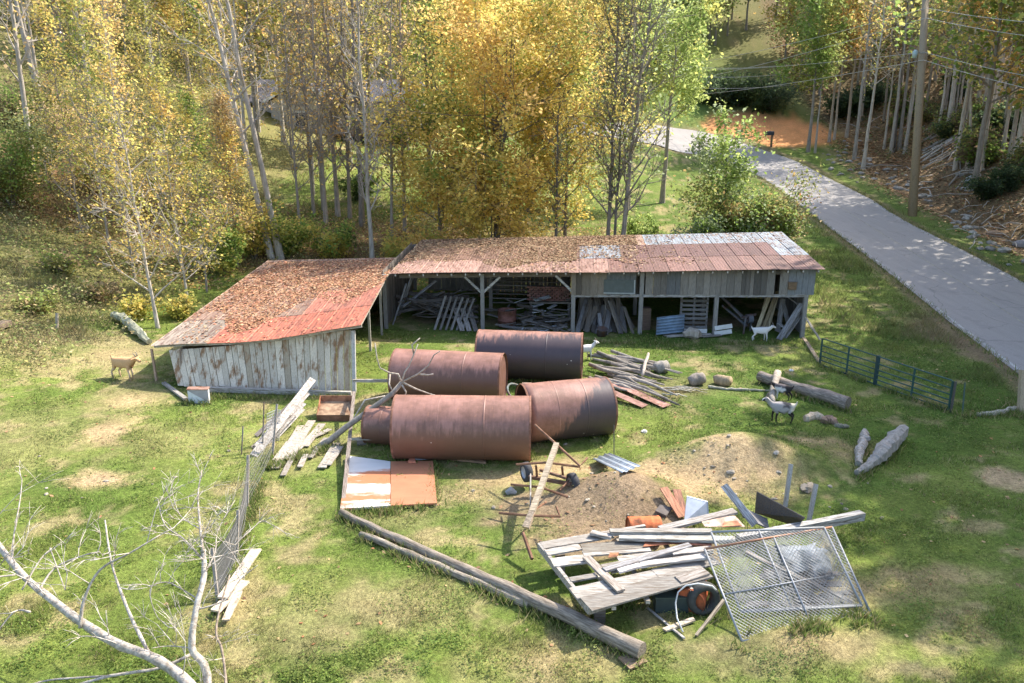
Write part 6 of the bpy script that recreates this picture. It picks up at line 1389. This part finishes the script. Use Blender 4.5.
# trees standing on the slope right of the picture, whose shade falls over road and meadow
src = None; SG = 'unseen tall trees on the bank right of the road'
for j, (x, y, sc) in enumerate(((38, 50, 1.1), (42, 60, 1.2), (37, 43, 1.3), (33, 36, 1.45), (32, 29, 1.35), (45, 50, 1.3), (47, 70, 1.2), (31.5, 24, 1.2), (42, 72, 1.1), (41, 36, 1.4), (38, 30, 1.4), (29.5, 19, 1.0))):
    b = (x, y, H(x, y))
    if src is None: src = tree('shade_tree', b, 19, .26, 'unseen tall thinly leafed tree on the bank right of the road', leaves=6500, lsize=.22, sig=.8, pal=(OLV, YG, GR, GOLD), bark=BK_G, seed=600, limb0=.3, nl=18, llen=.25, group=SG)
    else: put_copy(src, b, 'unseen tall thinly leafed tree on the bank right of the road', SG, sc)
# ------------------------------------------------------------------ brush piles, rocks along the ditch
rb3 = random.Random(55)
BP = 'sticks in the brush pile on the hillside'
for k in range(60):
    px, py = 875+rb3.random()*75, 135+rb3.random()*48; a = G(px+40, py-10); L_ = 2.5+4*rb3.random(); d = Vector((.75+.5*rb3.random(), .3*(rb3.random()-.5), .25+.4*rb3.random()-(.5 if k % 4 == 0 else 0)))
    q = a+d.normalized()*L_; zz = H(q.x, q.y); q.z = max(q.z, zz+.05)
    blob_log([a+Vector((0, 0, .2)), a.lerp(q, .5)+Vector((0, 0, .2)), q], [.05+.05*rb3.random(), .05, .025], jit((.42, .38, .34), .2, rb3), 'bark', 'stick', 'grey stick in the tangled brush pile on the hillside', 'stick', k, 5, BP)
for k in range(34):
    px, py = 955+rb3.random()*70, 205+rb3.random()*50; a = G(px, py); ang = rb3.random()*PI; L_ = .8+1.6*rb3.random(); q = a+Vector((math.cos(ang)*L_, math.sin(ang)*L_, 0)); q.z = H(q.x, q.y)+.05+.2*rb3.random()
    blob_log([a+Vector((0, 0, .1)), a.lerp(q, .5)+Vector((0, 0, .25)), q], [.03, .03, .012], jit((.46, .42, .37), .15, rb3), 'bark', 'stick', 'thin pale stick scattered on the bank at the right edge', 'stick', k, 4, 'sticks scattered on the right bank')
for k in range(60):
    px, py = 850+170*rb3.random(), 112+85*rb3.random(); a = G(px, py)
    if a.x-np.interp(a.y, XRY, XRX) < 6: continue
    ang = rb3.random()*PI; L_ = 1.5+4*rb3.random()**2; q = a+Vector((math.cos(ang)*L_, math.sin(ang)*L_, 0)); q.z = H(q.x, q.y)+.1+.5*rb3.random()
    blob_log([a+Vector((0, 0, .1)), a.lerp(q, .5)+Vector((0, 0, .3)), q], [.07, .06, .02], jit((.36, .32, .28), .25, rb3), 'bark', 'stick', 'grey fallen stick among the leaves of the wooded bank', 'stick', k, 5, 'fallen sticks on the wooded bank')
for k in range(70):
    t = rb3.random(); px = 845+175*t**.9+rb3.gauss(0, 6); py = 158+108*t**1.15+rb3.gauss(0, 5)
    if px < 860: px += 8
    q = G(px, py)
    if float(road_d(q.x, q.y)) < .9: continue
    rock(q, 0, .14+.26*rb3.random()**2, jit((.34, .315, .28), .2, rb3), 'rough grey rock beside the ditch along the road', 'rock', 'rock', 'rocks along the roadside ditch', .6, rng=rb3)
for k in range(26):
    q = G(958+rb3.random()*26, 175+rb3.random()*16); rock(q, 0, .14+.16*rb3.random(), jit((.40, .40, .40), .15, rb3), 'pale rock in the rubble heap on the hillside', 'rock', 'rock', 'rocks in the rubble heap on the hillside', .6, rng=rb3)
rock(1022, 246, .55, (.36, .33, .33), 'big dark boulder at the right edge of the bank', 'boulder', 'boulder'); rock(996, 236, .5, (.45, .3, .2), 'brown boulder in the grass beside the far ditch', 'boulder', 'boulder')
for k in range(40):
    px, py = 820+50*rb3.random(), 140+45*rb3.random(); q = G(px, py)
    if float(road_d(q.x, q.y)) < 1.2: continue
    rock(q, 0, .12+.25*rb3.random()**2, jit((.32, .29, .25), .2, rb3), 'small rock on the rubbly strip beyond the road', 'rock', 'rock', 'rocks on the rubbly strip beyond the road', .6, rng=rb3)

# ================================================================== grass, weeds and fallen leaves: uncountable cover
def blades(name, n, xy, hgts, wid, cols, seed, leanv=.5, mat='grass', bunch=1):
    rng = np.random.default_rng(seed); X, Y = xy; n = len(X); Z = hgt(X, Y)-.01
    a = rng.random(n)*2*PI; h_ = hgts*(.55+.9*rng.random(n)); w_ = wid*(.6+.8*rng.random(n))
    d = np.stack([np.cos(a), np.sin(a), np.zeros(n)], -1); b = rng.random(n)*2*PI; ln = np.stack([np.cos(b)*leanv*h_, np.sin(b)*leanv*h_, h_], -1)
    P_ = np.stack([X, Y, Z], -1); V = np.stack([P_-d*w_[:, None], P_+d*w_[:, None], P_+ln], 1).reshape(-1, 3)
    o = np_mesh(name, V, 3, cols, M[mat]); o['kind'] = 'stuff'; return o
rng = np.random.default_rng(17)
def field(n, y0, y1, p=1.7, wx=.72, pad=2.5):
    u = rng.random(n); q = 1-p; Y = (y0**q+u*(y1**q-y0**q))**(1/q); X = (rng.random(n)*2-1)*(wx*Y+pad); return X, Y
X, Y = field(520000, 9.5, 60)
C, den = ground_col(X, Y); d = X-np.interp(Y, XRY, XRX)
uu = (X-A.x)*U.x+(Y-A.y)*U.y; dd = (X-A.x)*NB.x+(Y-A.y)*NB.y
inside = (uu > -.3) & (uu < LB+.2) & (dd > -.1) & (dd < DB)
inside_ = lambda x, y: (((x-A.x)*U.x+(y-A.y)*U.y > -.3) & ((x-A.x)*U.x+(y-A.y)*U.y < LB+.2) & ((x-A.x)*NB.x+(y-A.y)*NB.y > -.1) & ((x-A.x)*NB.x+(y-A.y)*NB.y < DB)) | ((x > -13) & (x < -7.5) & (y > 27.6) & (y < 38))
insh = (X > -13) & (X < -5.7) & (Y > 27.6) & (Y < 38) 
k = (rng.random(len(X)) < den*(.35+1.0*fbm(X, Y, .55, 9))) & ~inside & ~(insh & (X < -7.5)) & (d < 6)
X, Y, C = X[k], Y[k], C[k]; n = len(X)
tuft = np.clip((fbm(X, Y, 1.1, 11)-.5)*4+.5, .35, 2.0)
sc = np.clip(Y/22, .8, 2.2)
Cb = C*(.55+1.0*rng.random((n, 1))); gsel = rng.random(n) < .12; Cb[gsel] = np.array([.42, .34, .17])*(.7+.5*rng.random((gsel.sum(), 1)))
o = blades('meadow_grass', n, (X, Y), .075*tuft*sc**.6, .010*sc, Cb, 1, .55); o['label'] = 'short grazed meadow grass'; print('grass', n)
# taller rough growth: road verge, left bank, around posts
X, Y = field(420000, 20, 75, 1.4, .80, 4)
d = X-np.interp(Y, XRY, XRX); rd = road_d(X, Y); nn = fbm(X, Y, 1.6, 12)
wv = (sstep(14.5, 16.5, X-.0*Y)*(rd > .7)*(d < 0)*(X > 13.2+.03*(Y-34)))*.8
wb = sstep(0, 3, -X-16.0+3*(fbm(X, Y, 1.3, 2)-.5))*sstep(24, 33, Y)
ww = sstep(42.5, 45, Y)*(1-sstep(0, 4, X-5))*.8
wt = np.clip(wv+wb+ww, 0, 1)*np.clip((nn-.35)*3.2, 0, 1)
k = (rng.random(len(X)) < wt*.75) & (rd > .6)
X, Y = X[k], Y[k]; n = len(X); C, _ = ground_col(X, Y)
pal = np.array([(.16, .19, .06), (.26, .27, .10), (.36, .30, .15), (.22, .15, .08), (.13, .16, .05), (.30, .32, .08)]); gm = (X > 8)[:, None]; Cb = np.where(gm, .75, .35)*C+np.where(gm, .25, .65)*pal[np.clip((fbm(X, Y, 2.2, 14)*1.2+.5*rng.random(n)-.35)*6, 0, 5).astype(int)]*(.7+.6*rng.random((n, 1)))
o = blades('tall_weeds', n, (X, Y), .32*np.clip((fbm(X, Y, 1.6, 12)-.3)*3, .4, 1.5)*np.clip(Y/40, .7, 1.3), .022*np.clip(Y/35, .8, 1.6), Cb, 2, .7); o['label'] = 'rough tall weeds and dead stalks'; print('weeds', n)
# longer grass where nothing grazes: against the tanks, logs, poles, deck and gate
EX, EY = [], []
for (x0, y0, x1, y1, m_) in ((392, 459, 534, 457, 1500), (540, 439, 612, 433, 900), (366, 443, 392, 444, 250), (341, 516, 640, 659, 2600), (361, 538, 528, 609, 1500), (560, 600, 590, 618, 300), (592, 613, 720, 580, 1300), (742, 641, 872, 617, 1500), (705, 600, 742, 641, 700), (819, 366, 949, 412, 1500), (757, 384, 850, 413, 900), (856, 477, 904, 444, 700), (856, 466, 866, 437, 400), (186, 398, 352, 397, 1300), (588, 395, 680, 402, 900), (340, 514, 437, 509, 700),
                             (437, 507, 433, 465, 300), (480, 342, 800, 345, 1600), (515, 382, 586, 381, 500), (185, 404, 211, 404, 200), (960, 416, 1020, 416, 500), (265, 470, 340, 445, 1200), (215, 612, 272, 455, 1500), (750, 535, 820, 530, 500), (690, 528, 750, 545, 500), (1005, 400, 1024, 420, 300), (800, 340, 822, 366, 300)):
    a, b = G(x0, y0), G(x1, y1); t = rng.random(m_); EX.append(a.x+(b.x-a.x)*t+rng.normal(0, .11, m_)); EY.append(a.y+(b.y-a.y)*t+rng.normal(0, .13, m_)-.05)
for (E_, sg) in ((EL, 1), (ER, -1)):
    for i in range(4, 60):
        if i+1 >= len(EL): break
        a, b = E_[i], E_[i+1]; o_ = (ER[i]-EL[i]).normalized()*.02*sg; m_ = int((b-a).length*70); t = rng.random(m_); off = rng.normal(-.10, .16, m_)
        nx_ = (ER[i]-EL[i]).normalized()*sg; EX.append(a.x+(b.x-a.x)*t+nx_.x*off); EY.append(a.y+(b.y-a.y)*t+nx_.y*off)
EX = np.concatenate(EX); EY = np.concatenate(EY); k = fbm(EX, EY, .5, 30) > .42; EX, EY = EX[k], EY[k]; n = len(EX)
Cb = np.array([(.15, .21, .045), (.22, .25, .07), (.33, .27, .13), (.10, .16, .03)])[rng.integers(0, 4, n)]*(.6+.7*rng.random((n, 1)))
o = blades('long_grass', n, (EX, EY), .19*np.ones(n), .014, Cb, 5, .6); o['label'] = 'longer grass along the edges of things'
# leafy weeds in the grass and brambles on the bank, as small leaves
def weeds(name, X, Y, hgts, size, cols, seed, label):
    rg = np.random.default_rng(seed); n = len(X); Z = hgt(X, Y)+rg.random(n)*hgts; P_ = np.stack([X, Y, Z], -1); s = (size*(.5+1.0*rg.random(n)))[:, None]
    nrm = rg.normal(0, .6, (n, 3)); nrm[:, 2] = np.abs(nrm[:, 2])+.6; nrm /= np.linalg.norm(nrm, axis=1, keepdims=True); t = rg.normal(0, 1, (n, 3)); u = np.cross(nrm, t); u /= np.linalg.norm(u, axis=1, keepdims=True); v = np.cross(nrm, u)
    V = np.stack([P_-u*s, P_-v*s*.55, P_+u*s, P_+v*s*.55], 1).reshape(-1, 3); o = np_mesh(name, V, 4, cols, M['grass']); o['kind'] = 'stuff'; o['label'] = label; return o
X, Y = field(330000, 10, 48); C, den = ground_col(X, Y); q = fbm(X, Y, .9, 21); q2 = fbm(X, Y, 3.2, 22)
k = (rng.random(len(X)) < np.clip((q-.50)*7+(q2-.5)*2, 0, 1)*den) & ~inside_(X, Y) & (X-np.interp(Y, XRY, XRX) < 5)
X, Y, C = X[k], Y[k], C[k]; n = len(X); pw = np.array([(.10, .19, .03), (.17, .25, .045), (.23, .27, .06), (.07, .13, .02)])
Cb = (.4*C+.6*pw[np.clip((q2[k]*1.4+.4*rng.random(n)-.4)*4, 0, 3).astype(int)])*(.65+.7*rng.random((n, 1)))
weeds('leafy_weeds', X, Y, .10*np.clip((q[k]-.45)*6, .3, 1.6), .030*np.clip(Y/22, .75, 2), Cb, 31, 'small leafy weeds and clover in the meadow'); print('weedleaves', n)
X, Y = field(200000, 26, 62, 1.3, .80, 4); q = fbm(X, Y, 1.8, 23)
wb = sstep(0, 2.5, -X-15.6+3*(fbm(X, Y, 1.3, 2)-.5))*sstep(24, 33, Y)+sstep(43, 45.5, Y)*(1-sstep(2, 6, X))*(1-sstep(50, 54, Y))
k = (rng.random(len(X)) < np.clip(wb, 0, 1)*np.clip((q-.36)*4, 0, 1)); X, Y = X[k], Y[k]; n = len(X)
pb_ = np.array([(.20, .25, .07), (.42, .37, .18), (.22, .26, .08), (.33, .25, .13), (.34, .38, .11), (.46, .40, .14)])
Cb = pb_[np.clip((fbm(X, Y, 1.2, 24)*1.3+.5*rng.random(n)-.4)*6, 0, 5).astype(int)]*(.6+.8*rng.random((n, 1)))
weeds('brambles', X, Y, .95*np.clip((q[k]-.33)*4, .2, 1.3), .065, Cb, 32, 'rough brambles and weeds on the bank'); print('brambles', n)
X = rng.uniform(-75, 30, 260000); Y = rng.uniform(50, 175, 260000); q = fbm(X, Y, 5, 41)
hx_ = (X > hx0-3) & (X < hx1+3) & (Y > hy0-16) & (Y < hy1+2)
k = (rng.random(len(X)) < np.clip((q-.40)*5, 0, 1)*np.clip(sstep(-18, -26, X)+sstep(92, 100, Y), 0, 1)) & (road_d(X, Y) > 1.5) & ~hx_ & ~((np.abs(X-28) < 9) & (Y > 95) & (Y < 135)); X, Y = X[k], Y[k]; n = len(X)
Cb = pb_[np.clip((fbm(X, Y, 3, 44)*1.3+.5*rng.random(n)-.4)*6, 0, 5).astype(int)]*(.6+.8*rng.random((n, 1)))
weeds('slope_brush', X, Y, 1.5*np.clip((q[k]-.36)*4, .2, 1.2), .12*np.clip(Y/70, .8, 2.0), Cb, 45, 'rough brush on the upper slopes'); print('slope', n)
X = rng.uniform(30, 110, 150000); Y = rng.uniform(38, 160, 150000); dd_ = X-np.interp(Y, XRY, XRX); q = fbm(X, Y, 4.5, 33)
k = (rng.random(len(X)) < np.clip((q-.46)*6, 0, 1)*sstep(5.5, 8, dd_)*(1-sstep(45, 60, dd_))); X, Y = X[k], Y[k]; n = len(X)
ph_ = np.array([(.09, .13, .05), (.16, .17, .07), (.22, .15, .08), (.12, .10, .06), (.20, .23, .09)])
Cb = ph_[np.clip((fbm(X, Y, 2.5, 34)*1.3+.5*rng.random(n)-.4)*5, 0, 4).astype(int)]*(.6+.8*rng.random((n, 1)))
weeds('hillside_undergrowth', X, Y, 1.1*np.clip((q[k]-.42)*5, .2, 1.2), .13*np.clip(Y/70, .7, 1.6), Cb, 35, 'low undergrowth on the wooded hillside'); print('hillside', n)
# fallen leaves on ground: under the trees, hillside
def ground_leaves(name, n, x0, x1, y0, y1, dens, size, seed, cols):
    rng2 = np.random.default_rng(seed); X = x0+(x1-x0)*rng2.random(n); Y = y0+(y1-y0)*rng2.random(n); k = rng2.random(n) < dens(X, Y); X, Y = X[k], Y[k]; n = len(X); Z = hgt(X, Y)+.015
    s = size*(.6+.8*rng2.random((n, 1))); a = rng2.random(n)*2*PI; u = np.stack([np.cos(a), np.sin(a), (rng2.random(n)-.5)*.8], -1)*s; v = np.stack([-np.sin(a), np.cos(a), (rng2.random(n)-.5)*.8], -1)*s*.65; P_ = np.stack([X, Y, Z], -1)
    V = np.stack([P_-u, P_-v, P_+u, P_+v], 1).reshape(-1, 3); C = np.array(cols)[rng2.integers(0, len(cols), n)]*(.6+.8*rng2.random((n, 1))); o = np_mesh(name, V, 4, C, M['dryleaf']); o['kind'] = 'stuff'; o['label'] = 'fallen dry leaves'
LC = ((.32, .19, .10), (.40, .26, .13), (.24, .14, .08), (.46, .33, .16), (.36, .17, .08))
ground_leaves('fallen_leaves', 70000, -32, 8, 40, 58, lambda X, Y: .75*np.clip(fbm(X, Y, 3, 3)*1.8-.4, 0, 1), .09, 4, LC+((.5, .36, .06),))
ground_leaves('fallen_leaves', 90000, 27, 75, 30, 110, lambda X, Y: sstep(.5, 4, X-np.interp(Y, XRY, XRX))*.8, .14, 5, LC)
ground_leaves('fallen_leaves', 5000, 15, 32, 27, 75, lambda X, Y: np.where(np.abs(road_d(X, Y)+.1) < .55, .9, np.where(road_d(X, Y) < 0, .06, 0)), .05, 10, LC)
ground_leaves('fallen_leaves', 60000, 34, 120, 85, 165, lambda X, Y: sstep(.5, 4, X-np.interp(Y, XRY, XRX))*.8, .24, 9, LC)
ground_leaves('fallen_leaves', 9000, -26, 20, 12, 42, lambda X, Y: .5*np.clip(fbm(X, Y, 4, 3)*1.8-.5, 0, 1)*(road_d(X, Y) > .1), .05, 6, LC)
# small stones and chips scattered on the bare soil
rs3 = random.Random(8)
for k in range(46):
    px, py = rs3.choice(((600, 500), (730, 465), (500, 490), (690, 470), (560, 470), (108, 470), (820, 500)))
    rock(px+rs3.gauss(0, 38), py+rs3.gauss(0, 14), .02+.035*rs3.random(), jit((.36, .31, .24), .2, rs3), 'small stone lying on the bare soil of the mounds', 'stone', 'stone', 'small stones on the bare soil', .6, rng=rs3)
for o in bpy.data.objects:
    if '_org' in o: del o['_org']
